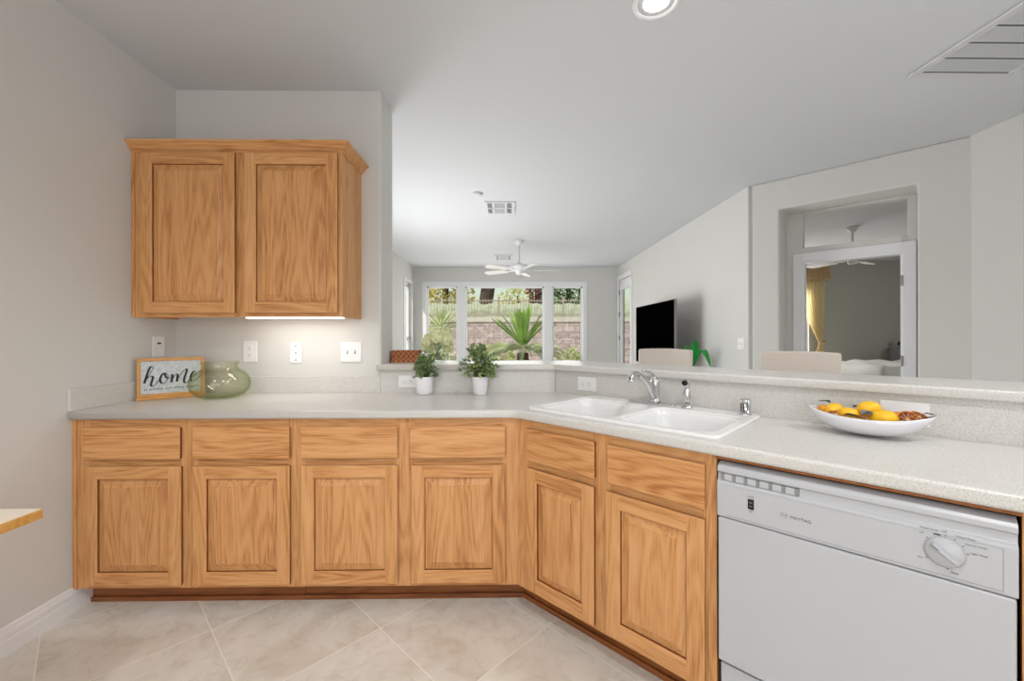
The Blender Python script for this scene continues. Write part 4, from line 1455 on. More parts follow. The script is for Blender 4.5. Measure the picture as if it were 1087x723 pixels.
def slice_():
    r = thing('dried_orange_slice', 'x', 'orange slice', group='dried orange slices in the bowl')
    b = MB(); b.lathe([(0.0232, -0.0022), (0.0262, -0.0026), (0.0268, 0), (0.0262, 0.0026), (0.0232, 0.0022), (0.0232, -0.0022)], 28, cap0=False, cap1=False)
    b.build('rind', 'rind', r)
    b = MB(); b.lathe([(0.0, -0.0014), (0.0234, -0.0014), (0.0234, 0.0014), (0.0, 0.0014)], 28); b.build('pulp', 'pulp', r)
    b = MB()
    for k in range(9):
        a = 2 * PI * k / 9
        c, s = math.cos(a), math.sin(a)
        for zz in (-1, 1):
            p0, p1 = Vector((0, 0, zz * 0.0017)), Vector((c * 0.0228, s * 0.0228, zz * 0.0017))
            nn = Vector((-s, c, 0))
            b.add([p0 - nn * 0.0008, p1 - nn * 0.0004, p1 + nn * 0.0004, p0 + nn * 0.0008], [(0, 1, 2, 3)])
    b.lathe([(0.0, 0.0019), (0.004, 0.0017)], 10, cap1=False); b.lathe([(0.0, -0.0019), (0.004, -0.0017)], 10, cap1=False)
    b.build('membrane', 'pith', r)
    return r
SL = [(0.100, -0.022, 0.071, R(72), 0.25, 'dried orange slice standing at the front right of the bowl, cut face showing'),
      (0.128, 0.000, 0.078, R(35), 0.9, 'dried orange slice lying at the right tip of the bowl'),
      (-0.078, -0.036, 0.066, R(20), 0.2, 'dried orange slice lying at the front left rim of the bowl'),
      (0.082, 0.002, 0.056, R(60), -0.4, 'dried orange slice wedged behind the standing slice')]
sl0 = slice_()
for i, (u, y, z, tx, az, lb) in enumerate(SL):
    o = sl0 if i == 0 else copy_tree(sl0)
    o.location = inbowl(u, y, z); o.rotation_euler = (tx, 0, PR + az)
    o['label'] = lb
def bowl_leaf(label, u, y, z, az, ln, wd, m, n=1, up=0.2):
    b = MB()
    for k in range(n):
        a = az + (k - (n - 1) / 2) * 0.55
        b.leaf((0, 0, 0.002 * k), (math.cos(a), math.sin(a), up), (0, 0, 1), ln, wd, 0, 0.12, 0.2)
    o = b.build('decorative_leaf', m, None, inbowl(u, y, z), (0, 0, PR))
    s = o.modifiers.new('thickness', 'SOLIDIFY'); s.thickness = 0.0008
    tag(o, label, 'leaf', 'dried leaves in the bowl')
bowl_leaf('near-black leaf sticking up at the left tip of the bowl', -0.100, 0.022, 0.096, 2.6, 0.045, 0.026, 'darkleaf')
bowl_leaf('near-black leaf between the left lemon and the topmost lemon', -0.040, 0.034, 0.086, 0.9, 0.040, 0.022, 'darkleaf')
bowl_leaf('spray of grey leaves in front of the topmost lemon', -0.012, -0.036, 0.070, 0.2, 0.036, 0.022, 'greyleaf', 4, 0.5)
bowl_leaf('dark leaf lying along the front rim of the bowl', -0.058, -0.052, 0.068, 0.1, 0.050, 0.018, 'darkleaf', 2, 0.1)
bowl_leaf('dark curled leaf at the right tip of the bowl', 0.132, 0.004, 0.088, 0.0, 0.034, 0.018, 'darkleaf', 1, 0.2)

# ================================================================== breakfast table at the left edge
r = thing('breakfast_table', 'cream topped table with a golden wood edge, its corner at the left picture edge', 'table', (-1.665, 0.79, 0))
tx, ty = 0.302, 0.456
b = MB(); b.prism(rrect(-tx, tx, -ty, ty, 0.006, 3), 0.724, 0.75); b.build('edge_band', 'blond', r)
b = MB(); b.prism(rrect(-tx + 0.004, tx - 0.004, -ty + 0.004, ty - 0.004, 0.004, 3), 0.7495, 0.7515); b.build('tabletop', 'tabletop', r)
b = MB(); b.lathe([(0.05, 0.03), (0.045, 0.10), (0.035, 0.3), (0.045, 0.55), (0.06, 0.70), (0.12, 0.7235)], 24); b.build('pedestal', 'blond', r)
for k in range(4):
    a = PI / 4 + k * PI / 2
    b = MB(); b.tube([(0.03 * math.cos(a), 0.03 * math.sin(a), 0.09), (0.16 * math.cos(a), 0.16 * math.sin(a), 0.05), (0.27 * math.cos(a), 0.27 * math.sin(a), 0.022)], [0.03, 0.026, 0.02], 10)
    b.build('foot', 'blond', r)

# ================================================================== things on the raised bar
r = thing('wicker_basket', 'brown woven basket at the left end of the raised bar', 'basket', (-0.656, 2.755, ZB1 + 0.0005))
b = MB()
def ring_box(w0, d0, w1, d1, z0, z1, t):
    o0, o1 = rrect(-w0, w0, -d0, d0, 0.012, 3), rrect(-w1, w1, -d1, d1, 0.012, 3)
    i0, i1 = rrect(-w0 + t, w0 - t, -d0 + t, d0 - t, 0.010, 3), rrect(-w1 + t, w1 - t, -d1 + t, d1 - t, 0.010, 3)
    n = len(o0)
    v = [(p[0], p[1], z0) for p in o0] + [(p[0], p[1], z1) for p in o1] + [(p[0], p[1], z1) for p in i1] + [(p[0], p[1], z0 + 0.004) for p in i0]
    f = []
    for i in range(n):
        j = (i + 1) % n
        for s in range(3):
            f.append((s * n + i, s * n + j, (s + 1) * n + j, (s + 1) * n + i))
    f += [tuple(range(n - 1, -1, -1)), tuple(range(3 * n, 4 * n))]
    return v, f
b.add(*ring_box(0.092, 0.06, 0.094, 0.062, 0, 0.030, 0.006)); b.build('lower_tray', 'wicker', r)
b = MB(); b.add(*ring_box(0.080, 0.052, 0.090, 0.060, 0.030, 0.072, 0.006)); b.build('upper_tray', 'wicker', r)
b = MB()
for zz in (0.030, 0.072):
    w_ = 0.094 if zz < 0.05 else 0.091
    lp = rrect(-w_, w_, -w_ * 0.66, w_ * 0.66, 0.014, 4)
    b.tube([(p[0], p[1], zz) for p in lp] + [(lp[0][0], lp[0][1], zz)], 0.004, 8)
b.build('woven_rim', 'wicker', r)

r = thing('hydrangea_vase', 'round glass vase packed with pale green hydrangeas on the raised bar', 'vase', (-0.452, 2.745, ZB1 + 0.0005))
b = MB()
b.lathe([(0.0, 0.003), (0.045, 0.0), (0.070, 0.018), (0.084, 0.055), (0.085, 0.085), (0.074, 0.120), (0.058, 0.140)], 36, cap0=False, cap1=False)
b.build('glass_bowl', 'clear', r)
b = MB()
rnd = random.Random(5)
for k in range(16):
    a = rnd.uniform(0, 2 * PI)
    b.tube([(0.03 * math.cos(a + 2.4), 0.03 * math.sin(a + 2.4), 0.012), (0.010 * math.cos(a), 0.010 * math.sin(a), 0.08), (0.045 * math.cos(a), 0.045 * math.sin(a), 0.14)], 0.0025, 6)
b.build('stems', 'leafd', r)
heads = [(0, 0, 0.175, 0.060), (-0.052, -0.02, 0.135, 0.052), (0.055, -0.012, 0.140, 0.052), (0.0, -0.055, 0.155, 0.048), (-0.02, 0.05, 0.15, 0.055), (0.066, 0.02, 0.09, 0.036), (-0.066, 0.0, 0.085, 0.036), (0.05, 0.045, 0.16, 0.05)]
for (x, y, z, rad) in heads:
    b = MB()
    for k in range(150):
        th, ph = rnd.uniform(0, 2 * PI), math.acos(rnd.uniform(-0.7, 1))
        d = Vector((math.sin(ph) * math.cos(th), math.sin(ph) * math.sin(th), math.cos(ph)))
        p = Vector((0, 0, 0)) + d * rad * rnd.uniform(0.82, 1.0)
        t1 = d.orthogonal().normalized(); t2 = d.cross(t1)
        s = 0.0085
        mi = 0 if rnd.random() < 0.6 else 1
        q = rnd.uniform(0, PI)
        for m_ in range(4):
            a = q + m_ * PI / 2
            e1 = t1 * math.cos(a) + t2 * math.sin(a)
            e2 = d.cross(e1)
            b.add([p, p + e1 * s * 0.7 + e2 * s * 0.5 + d * 0.002, p + e1 * s * 1.25, p + e1 * s * 0.7 - e2 * s * 0.5 + d * 0.002], [(0, 3, 2, 1)], mi)
    b.lathe([(0.0, -rad * 0.75), (rad * 0.6, -rad * 0.5), (rad * 0.78, 0), (rad * 0.6, rad * 0.5), (0, rad * 0.78)], 14, mi=0)
    b.build('flower_head', ['hydr', 'hydrw'], r, (x, y, z))

# ================================================================== bar stools
def bar_stool(label, t, first):
    q = pen(t, 1.245)
    if first is None:
        r = thing('bar_stool', label, 'stool', (*q, 0), PR, 'beige stools at the raised bar')
        # local: x along the bar, -y towards the bar, back on +y side
        b = MB(); b.prism(rrect(-0.20, 0.20, -0.20, 0.20, 0.05, 6), 0.70, 0.775); b.build('seat', 'linen', r, bevel=0.02, seg=4)
        # curved upholstered back
        n = 14
        v, f = [], []
        for i in range(n + 1):
            s = -1 + 2 * i / n
            x = 0.190 * s
            yb = 0.205 - 0.035 * s * s
            for (yy, zz) in ((yb - 0.028, 0.79), (yb - 0.012, 1.168 - 0.006 * s * s), (yb + 0.028, 1.168 - 0.006 * s * s), (yb + 0.012, 0.79)):
                v.append((x, yy, zz))
        for i in range(n):
            for k in range(4):
                k2 = (k + 1) % 4
                f.append((i * 4 + k, i * 4 + k2, i * 4 + 4 + k2, i * 4 + 4 + k))
        f += [(3, 2, 1, 0), (n * 4, n * 4 + 1, n * 4 + 2, n * 4 + 3)]
        b = MB(); b.add(v, f, 0, True); b.build('backrest', 'linen', r, bevel=0.012, seg=4)
        for sx in (-1, 1):
            b = MB(); b.tube([(sx * 0.17, 0.185, 0.72), (sx * 0.175, 0.185, 0.80)], 0.012, 8); b.build('back_support', 'woodleg', r)
            for sy in (-1, 1):
                b = MB(); b.tube([(sx * 0.16, sy * 0.16, 0.70), (sx * 0.195, sy * 0.195, 0.0)], [0.02, 0.014], 10); b.build('leg', 'woodleg', r)
        b = MB()
        g = 0.185
        for (a, c) in (((-g, -g), (g, -g)), ((g, -g), (g, g)), ((g, g), (-g, g)), ((-g, g), (-g, -g))):
            b.tube([(a[0], a[1], 0.25), (c[0], c[1], 0.25)], 0.009, 8)
        b.build('footrest', 'woodleg', r)
        return r
    r = copy_tree(first)
    r.location = (*q, 0)
    r['label'] = label
    return r
st = bar_stool('beige upholstered stool back in front of the black television', 0.066, None)
bar_stool('beige upholstered stool back in front of the bedroom doorway', 0.850, st)

# ================================================================== living room
# media console and television
r = thing('media_console', 'low dark wooden media console along the living room wall', 'console', (2.16, 5.72, 0))
b = MB(); b.box(-0.22, 0.22, -1.15, 1.15, 0.10, 0.72); b.build('body', 'woodleg', r, bevel=0.004)
for k in range(4):
    b = MB(); b.box(-0.238, -0.2205, -1.13 + k * 0.568, -0.575 + k * 0.568, 0.12, 0.70)
    d = b.build('door', 'woodleg', r, bevel=0.003)
    b = MB(); b.tube([(-0.2385, -0.62 + k * 0.568, 0.36), (-0.2385, -0.62 + k * 0.568, 0.48)], 0.006, 8); b.build('handle', 'steel', d)
for sx in (-0.17, 0.17):
    for sy in (-1.05, 1.05):
        b = MB(); b.box(sx - 0.025, sx + 0.025, sy - 0.025, sy + 0.025, 0.0, 0.1); b.build('foot', 'woodleg', r)
r = thing('television', 'large black flat television standing by the living room wall', 'television', (2.05, 5.765, 0.7205))
hw = 0.742
b = MB(); b.box(-0.012, 0.020, -hw, hw, 0.135, 0.985); b.build('housing', 'tvedge', r, bevel=0.003)
b = MB(); b.box(-0.0165, -0.0121, -hw + 0.004, hw - 0.004, 0.141, 0.981); b.build('screen', 'screen', r)
b = MB(); b.box(0.0205, 0.05, -0.45, 0.45, 0.20, 0.62); b.build('rear_case', 'black', r, bevel=0.01)
for s in (-0.5, 0.5):
    b = MB(); b.tube([(0.004, s, 0.14), (0.004, s, 0.02)], 0.012, 8); b.box(-0.12, 0.13, s - 0.015, s + 0.015, 0.0, 0.012); b.build('stand_foot', 'black', r)

r = thing('console_plant', 'broad-leaved bright green plant right of the television', 'plant', (2.12, 4.79, 0.7205))
b = MB(); b.lathe([(0.0, 0), (0.055, 0), (0.075, 0.14), (0.072, 0.14), (0.0, 0.12)], 24); b.build('pot', 'pot', r)
fol, stm = MB(), MB()
def strap(mb, pts, wd, mi=0):
    P = smooth_path(pts, 5)
    n = len(P)
    v = []
    for i, p in enumerate(P):
        d = (P[min(i + 1, n - 1)] - P[max(i - 1, 0)]).normalized()
        s = d.cross(Vector((0, 0, 1)))
        s = s.normalized() if s.length > 1e-3 else Vector((1, 0, 0))
        up = s.cross(d)
        t = i / (n - 1)
        w = wd * math.sin(PI * min(1, 0.12 + 0.88 * t)) ** 0.8 * 0.5
        v += [p - s * w + up * w * 0.25, p, p + s * w + up * w * 0.25]
    f = []
    for i in range(n - 1):
        for k in range(2):
            f.append((3 * i + k, 3 * i + k + 1, 3 * i + k + 4, 3 * i + k + 3))
    mb.add(v, f, mi, True)
for (dx, dy, dz, h) in ((-0.04, -0.26, 0.48, 0.27), (0.0, -0.50, 0.21, 0.37), (0.02, -0.20, 0.40, 0.30), (-0.16, 0.12, 0.30, 0.22), (0.08, 0.20, 0.34, 0.25), (-0.03, 0.06, 0.42, 0.25), (-0.16, -0.10, 0.26, 0.24), (0.1, -0.12, 0.34, 0.24)):
    m_ = Vector((dx * 0.3, dy * 0.3, h * 0.85))
    strap(fol, [m_ * 0.8, m_ + Vector((dx * .25, dy * .25, 0.06)), Vector((dx * 0.75, dy * 0.75, (h + dz) / 2 + 0.06)), Vector((dx, dy, dz))], 0.075)
    stm.tube([(0, 0, 0.12), tuple(m_ * 0.82)], 0.006, 6)
fol.build('foliage', 'brightleaf', r); stm.build('stems', 'leafd', r)

# ceiling fans
def ceiling_fan(label, loc, rod, nb, rot, rad=0.64):
    r = thing('ceiling_fan', label, 'ceiling fan', loc, rot)
    b = MB(); b.lathe([(0.075, -0.0005), (0.075, -0.012), (0.05, -0.05), (0.022, -0.075), (0.0, -0.076)], 28); b.build('canopy', 'fanwhite', r)
    b = MB(); b.tube([(0, 0, -0.07), (0, 0, -rod)], 0.014, 12); b.build('downrod', 'fanwhite', r)
    z = -rod
    b = MB(); b.lathe([(0.02, z + 0.03), (0.05, z + 0.01), (0.13, z - 0.004), (0.155, z - 0.028), (0.155, z - 0.062), (0.12, z - 0.082), (0.06, z - 0.09), (0.055, z - 0.13), (0.045, z - 0.145), (0.0, z - 0.15)], 32)
    b.build('motor_housing', 'fanwhite', r)
    for k in range(nb):
        a = 2 * PI * k / nb
        bl = MB()
        pts = [(0.235, -0.05), (0.26, -0.062), (rad - 0.06, -0.075), (rad - 0.015, -0.055), (rad, 0.0), (rad - 0.015, 0.055), (rad - 0.06, 0.075), (0.26, 0.062), (0.235, 0.05)]
        bl.prism(pts, -0.004, 0.004)
        bl.xf(Matrix.Rotation(a, 4, 'Z') @ Matrix.Translation((0, 0, z - 0.085)) @ Matrix.Rotation(R(12), 4, 'X'))
        fb = bl.build('blade', 'fanblade', r, bevel=0.002)
        ir = MB(); ir.prism([(0.10, -0.02), (0.20, -0.012), (0.285, -0.035), (0.285, 0.035), (0.20, 0.012), (0.10, 0.02)], -0.009, -0.0045)
        ir.xf(Matrix.Rotation(a, 4, 'Z') @ Matrix.Translation((0, 0, z - 0.085)) @ Matrix.Rotation(R(12), 4, 'X'))
        ir.build('blade_iron', 'fanwhite', fb)
    b = MB(); b.tube([(0.03, 0.0, z - 0.145), (0.03, 0.0, z - 0.24)], 0.0015, 5); b.build('pull_chain', 'steel', r)
    return r
ceiling_fan('white five-blade ceiling fan hanging before the far garden windows', (0.20, 6.49, H), 0.37, 5, R(4))
ceiling_fan('white ceiling fan in the bedroom seen through the doorway', (4.725, 5.618, H), 0.36, 5, R(-40), 0.66)

# ceiling registers
def register(label, x0, x1, y0, y1):
    r = thing('ceiling_vent', label, 'vent', ((x0 + x1) / 2, (y0 + y1) / 2, H))
    w, d = (x1 - x0) / 2, (y1 - y0) / 2
    b = MB(); b.box(-w + 0.02, w - 0.02, -d + 0.02, d - 0.02, -0.004, -0.0005); b.build('duct', 'duct', r)
    b = MB()
    t = 0.035
    for q in ((-w, w, -d, -d + t), (-w, w, d - t, d), (-w, -w + t, -d + t, d - t), (w - t, w, -d + t, d - t), (-w * 0.42 - 0.012, -w * 0.42 + 0.012, -d + t, d - t), (w * 0.42 - 0.012, w * 0.42 + 0.012, -d + t, d - t), (-w + t, w - t, -0.014, 0.014)):
        b.box(q[0], q[1], q[2], q[3], -0.012, -0.001)
    b.build('frame', 'ceil', r, bevel=0.002)
    b = MB()
    for (sx0, sx1) in ((-w + t, -w * 0.42 - 0.012), (w * 0.42 + 0.012, w - t)):
        n = 5
        for k in range(n):
            x = sx0 + (sx1 - sx0) * (k + 0.5) / n
            b.add([(x - 0.004, -d + t, -0.011), (x + 0.004, -d + t, -0.004), (x + 0.004, d - t, -0.004), (x - 0.004, d - t, -0.011)], [(3, 2, 1, 0)])
    for (sy0, sy1) in ((-d + t, -0.014), (0.014, d - t)):
        for k in range(6):
            y = sy0 + (sy1 - sy0) * (k + 0.5) / 6
            b.add([(-w * 0.42 + 0.012, y - 0.003, -0.005), (w * 0.42 - 0.012, y - 0.003, -0.005), (w * 0.42 - 0.012, y + 0.003, -0.011), (-w * 0.42 + 0.012, y + 0.003, -0.011)], [(3, 2, 1, 0)])
    b.build('louvres', 'grille', r)
register('white ceiling register over the middle of the living room', -0.245, 0.100, 4.58, 5.02)
register('white ceiling register nearer the garden windows, behind the fan', -0.225, 0.12, 7.58, 8.05)

r = thing('smoke_detector', 'small round white detector on the living room ceiling', 'smoke detector', (-0.30, 4.33, H))
b = MB(); b.lathe([(0.055, -0.0005), (0.055, -0.010), (0.048, -0.020), (0.03, -0.024), (0, -0.024)], 28); b.build('cover', 'ceil', r)
b = MB(); b.lathe([(0.050, -0.006), (0.0562, -0.006), (0.0562, -0.009), (0.050, -0.009)], 28); b.build('vent_ring', 'grille', r)

# recessed lamp
r = thing('recessed_light', 'round recessed ceiling lamp, lit, at the top picture edge', 'lamp', (0.668, 1.842, H))
b = MB(); b.lathe([(0.102, -0.0005), (0.101, -0.006), (0.094, -0.009), (0.085, -0.006), (0.080, -0.0005)], 40, cap0=False, cap1=False); b.build('trim_ring', 'trim', r)
b = MB(); b.lathe([(0.0, -0.006), (0.04, -0.007), (0.052, -0.004), (0.056, -0.0005)], 36, cap1=False); b.build('lens', 'lens', r)
b = MB(); b.lathe([(0.056, -0.0008), (0.080, -0.0008)], 36, cap0=False, cap1=False); b.build('baffle', 'grille', r)
light('recessed_lamp_light', 'SPOT', (0.668, 1.842, H - 0.03), 14, (1, 0.96, 0.9), 0.06, direction=(0, 0, -1), spot=(R(140), 0.7))

# large return-air grille
gx0, gx1, gy0, gy1 = 2.288, 2.862, 1.56, 2.345
r = thing('return_air_grille', 'large square louvred return grille in the kitchen ceiling', 'vent', ((gx0 + gx1) / 2, (gy0 + gy1) / 2, H))
w, d = (gx1 - gx0) / 2, (gy1 - gy0) / 2
b = MB(); b.box(-w + 0.03, w - 0.03, -d + 0.03, d - 0.03, -0.003, -0.0005); b.build('filter', 'grille', r)
b = MB(); t = 0.042
for q in ((-w, w, -d, -d + t), (-w, w, d - t, d), (-w, -w + t, -d + t, d - t), (w - t, w, -d + t, d - t)):
    b.box(*q, -0.014, -0.001)
b.build('frame', 'grille', r, bevel=0.005)
b = MB()
n = 66
for k in range(n):
    y = -d + t + (2 * d - 2 * t) * (k + 0.5) / n
    if k % 11 == 10:
        continue
    b.add([(-w + t, y - 0.0054, -0.010), (w - t, y - 0.0054, -0.010), (w - t, y + 0.0050, -0.0090), (-w + t, y + 0.0050, -0.0090)], [(3, 2, 1, 0)])
b.build('louvres', 'ceil', r)
b = MB()
for k in range(10, n, 11):
    y = -d + t + (2 * d - 2 * t) * (k + 0.5) / n
    m_ = 40
    for i in range(m_):
        x = -w + t + (2 * w - 2 * t) * (i + 0.5) / m_
        b.box(x - 0.0036, x + 0.0022, y - 0.0035, y + 0.0035, -0.0105, -0.0085)
b.build('punched_strip', 'duct', r)

# ================================================================== bedroom
r = thing('bed', 'bed with a white duvet seen through the bedroom doorway', 'bed', (6.75, 6.93, 0))
b = MB(); b.box(-1.1, 1.1, -0.76, 0.76, 0.22, 0.38); b.build('bed_base', 'greywood', r, bevel=0.01)
b = MB(); b.box(-1.08, 1.08, -0.75, 0.75, 0.3805, 0.68); b.build('mattress', 'duvet', r, bevel=0.05, seg=4)
rnd = random.Random(9)
nx, ny = 36, 26
v, f = [], []
for i in range(nx + 1):
    for j in range(ny + 1):
        x, y = -1.15 + 2.3 * i / nx, -0.82 + 1.64 * j / ny
        ed = max(abs(x) - 1.06, abs(y) - 0.73, 0)
        z = 0.80 + 0.018 * math.sin(x * 7 + y * 4) + 0.012 * math.sin(x * 15 - y * 9) - ed * 2.6
        v.append((x, y, z))
for i in range(nx):
    for j in range(ny):
        p = i * (ny + 1) + j
        f.append((p, p + ny + 1, p + ny + 2, p + 1))
b = MB(); b.add(v, f, 0, True); dv = b.build('duvet', 'duvet', r)
s = dv.modifiers.new('thickness', 'SOLIDIFY'); s.thickness = 0.05
for sx in (-1.0, 1.0):
    for sy in (-0.65, 0.65):
        b = MB(); b.box(sx - 0.03, sx + 0.03, sy - 0.03, sy + 0.03, 0, 0.22); b.build('leg', 'woodleg', r)
r = thing('grey_dresser', 'grey slatted dresser behind the bed at the right door jamb', 'dresser', (7.78, 7.955, 0))
b = MB(); b.box(-0.27, 0.30, -0.12, 0.14, 0.04, 1.015); b.build('body', 'greywood', r, bevel=0.005)
for k in range(4):
    b = MB(); b.box(-0.25, 0.28, -0.1335, -0.1205, 0.07 + k * 0.233, 0.285 + k * 0.233); dd_ = b.build('drawer', 'greywood', r, bevel=0.004)
    b = MB(); b.tube([(0.0, -0.148, 0.18 + k * 0.233), (0.04, -0.148, 0.18 + k * 0.233)], 0.007, 8); b.build('pull', 'steel', dd_)
b = MB()
for k in range(9):
    b.box(-0.25 + k * 0.066, -0.235 + k * 0.066, -0.1365, -0.1336, 0.07, 0.985)
b.build('slats', 'plate', r)
r = thing('table_lamp', 'small black lamp on the grey dresser in the bedroom', 'lamp', (7.63, 7.94, 1.0155))
b = MB(); b.lathe([(0.0, 0), (0.05, 0), (0.05, 0.012), (0.018, 0.02), (0.03, 0.05), (0.015, 0.075), (0.0, 0.078)], 20); b.build('base', 'black', r)
b = MB(); b.lathe([(0.062, 0.06), (0.045, 0.125), (0.042, 0.125), (0.058, 0.06)], 24, cap0=False, cap1=False); b.build('shade', 'black', r)

r = thing('curtain', 'cream curtain tied back under a ruffled valance at the bedroom window', 'curtain', (6.02, BY - 0.06, 0))
def sheet(xl, xr, zs, amp, folds, yo=0.0):
    n, m_ = 90, len(zs)
    v, f = [], []
    for j, z in enumerate(zs):
        for i in range(n + 1):
            s = i / n
            x = xl[j] + (xr[j] - xl[j]) * s
            v.append((x, yo + amp[j] * math.sin(2 * PI * folds * s + 0.4 * math.sin(j)), z))
    for j in range(m_ - 1):
        for i in range(n):
            p = j * (n + 1) + i
            f.append((p, p + 1, p + n + 2, p + n + 1))
    b = MB(); b.add(v, f, 0, True)
    return b
zs, xl, xr, am = [], [], [], []
for j in range(40):
    t = j / 39
    z = 2.42 - t * 1.30
    zs.append(z)
    xl.append(-0.30 + 0.02 * t + 0.36 * max(0, (t - 0.25) / 0.75) ** 1.35)
    xr.append(0.20 - 0.02 * t - 0.02 * t * t)
    am.append(0.022 * (1 - 0.45 * t))
b = sheet(xl, xr, zs, am, 7); o = b.build('drape', 'curtain', r)
zs = [1.12 - 1.05 * j / 14 for j in range(15)]
b = sheet([0.08 - 0.12 * min(1, j / 5) for j in range(15)], [0.16 + 0.05 * min(1, j / 5) for j in range(15)], zs, [0.012] * 15, 6)
b.build('drape_tail', 'curtain', r)
b = MB(); b.tube([(0.05, -0.04, 1.12), (0.12, -0.045, 1.10), (0.19, -0.035, 1.13), (0.2, 0.03, 1.16)], 0.012, 8); b.build('tieback', 'valance', r)
zs = [2.62, 2.60, 2.50, 2.40, 2.355]
b = sheet([-0.30, -0.30, -0.30, -0.31, -0.32], [0.235, 0.235, 0.25, 0.275, 0.285], zs, [0.02, 0.022, 0.028, 0.034, 0.038], 11, -0.055)
b.build('valance', 'valance', r)
b = MB(); b.tube([(-0.32, -0.0, 2.60), (0.26, -0.0, 2.60)], 0.012, 10); b.tube([(0.255, 0.0, 2.6), (0.255, 0.059, 2.6)], 0.008, 8); b.build('curtain_rod', 'woodleg', r)

# ================================================================== the garden
GZ = -0.12
b = MB(); b.box(-14, 16, YF + 0.2, 14.0, GZ - 0.1, GZ); struct(b.build('ground', 'gravel'))
b = MB(); b.box(-14, 16, 14.25, 40, GZ - 0.1, 1.70); struct(b.build('ground_upper', 'gravel'))
b = MB(); b.box(-14, 16, 14.0, 14.25, GZ, 1.74, 0); b.box(-14, 16, 13.97, 14.28, 1.74, 1.90, 1)
struct(b.build('wall_garden', ['block', 'cap']))
r = thing('metal_fence', 'taupe metal picket fence on top of the block wall', 'fence', (0, 14.12, 1.90))
b = MB(); b.box(-2.75, 3.9, -0.02, 0.02, 0.07, 0.105); o = b.build('rail', 'fence', r)
b = MB(); b.box(-2.75, 3.9, -0.02, 0.02, 0.545, 0.575); b.build('rail', 'fence', r)
b = MB(); b.box(-0.032, 0.032, -0.032, 0.032, 0.0, 0.68); b.box(-0.036, 0.036, -0.036, 0.036, 0.68, 0.70)
o = b.build('post', 'fence', r, (-2.72, 0, 0))
for x in (-0.25, 1.93, 3.87):
    c = o.copy(); COL.objects.link(c); c.parent = r; c.location = (x, 0, 0)
b = MB(); b.box(-0.009, 0.009, -0.009, 0.009, 0.04, 0.60); b.add([(-.009, -.009, .60), (.009, -.009, .60), (.009, .009, .60), (-.009, .009, .60), (0, 0, .63)], [(0, 1, 4), (1, 2, 4), (2, 3, 4), (3, 0, 4)])
o = b.build('picket', 'fence', r, (-2.63, 0, 0))
x = -2.63
for k in range(66):
    x += 0.097
    if min(abs(x - px) for px in (-2.72, -0.25, 1.93, 3.87)) < 0.045:
        continue
    c = o.copy(); COL.objects.link(c); c.parent = r; c.location = (x, 0, 0)

def clump(name, label, cat, loc, radii, n, ls, mats, seed, group=None, core=True, trunk=None, zmin=None):
    rnd = random.Random(seed)
    r = thing(name, label, cat, loc, 0, group)
    b = MB()
    for k in range(n):
        th, ph = rnd.uniform(0, 2 * PI), math.acos(rnd.uniform(-1, 1))
        q = rnd.uniform(0.55, 1.0)
        bump = 1 + 0.18 * math.sin(3 * th + seed) * math.sin(2 * ph + seed)
        d = Vector((math.sin(ph) * math.cos(th), math.sin(ph) * math.sin(th), math.cos(ph)))
        p = Vector((d.x * radii[0], d.y * radii[1], d.z * radii[2])) * q * bump + Vector((0, 0, radii[2] if trunk is None else trunk))
        if p.z < (zmin if zmin is not None else 0.02): p.z = (zmin if zmin is not None else 0.02) + rnd.uniform(0, 0.1)
        dv = (d + Vector((rnd.uniform(-1, 1), rnd.uniform(-1, 1), rnd.uniform(-1, 1)))).normalized()
        b.leaf(p, dv, (rnd.uniform(-1, 1), rnd.uniform(-1, 1), 1), ls * rnd.uniform(0.7, 1.3), ls * 0.5, rnd.randrange(len(mats)), 0.15, 0.2)
    b.build('foliage', mats, r)
    return r
# cycad in front of the middle window
r = thing('sago_palm', 'large green sago palm outside the middle window', 'palm', (0.415, 10.5, GZ))
b = MB()
pr = []
for i in range(15):
    z = i * 0.065
    pr += [(0.155 + 0.015 * math.sin(i * 1.7), z), (0.135, z + 0.045)]
b.lathe(pr, 18); b.build('trunk', 'trunk', r)
def frond_mesh(ln, wd, nl, curl):
    b = MB()
    pts = []
    for i in range(15):
        t = i / 14
        pts.append(Vector((t * ln, 0, -curl * t * t * ln)))
    b.tube(pts, [0.011 * (1 - 0.75 * i / 14) for i in range(15)], 5)
    for k in range(nl):
        t = 0.10 + 0.89 * k / (nl - 1)
        p = Vector((t * ln, 0, -curl * t * t * ln))
        l_ = wd * math.sin(PI * (0.16 + 0.78 * t)) ** 0.7
        for s in (-1, 1):
            d = Vector((0.85, s * 0.7, 0.40)).normalized()
            q = p + d * l_
            e = Vector((1, 0, -2 * curl * t)).normalized() * 0.015
            b.add([p - e, p + e, q], [(0, 1, 2)], 0)
    return b
rnd = random.Random(21)
top = 0.96
fm = frond_mesh(0.95, 0.135, 36, 0.06).build('frond', 'frond', r)
f2 = frond_mesh(0.95, 0.17, 34, 0.42).build('frond', 'frond_lit', r)
def place(o, az, el, ln, zz):
    o.location = (math.cos(az) * 0.05, math.sin(az) * 0.05, zz)
    o.rotation_euler = (0, -el, az)
    o.scale = (ln, ln, ln)
first = True
for k in range(30):
    el = R(rnd.uniform(40, 86))
    o = fm if first else fm.copy()
    if not first: COL.objects.link(o); o.parent = r
    first = False
    place(o, 2 * PI * k / 30 * 7.0, el, rnd.uniform(0.86, 1.08), top + 0.18)
first = True
for k in range(26):
    o = f2 if first else f2.copy()
    if not first: COL.objects.link(o); o.parent = r
    first = False
    place(o, 2 * PI * k / 26 + rnd.uniform(-.1, .1), R(rnd.uniform(0, 24)), rnd.uniform(0.9, 1.1), top + 0.10)
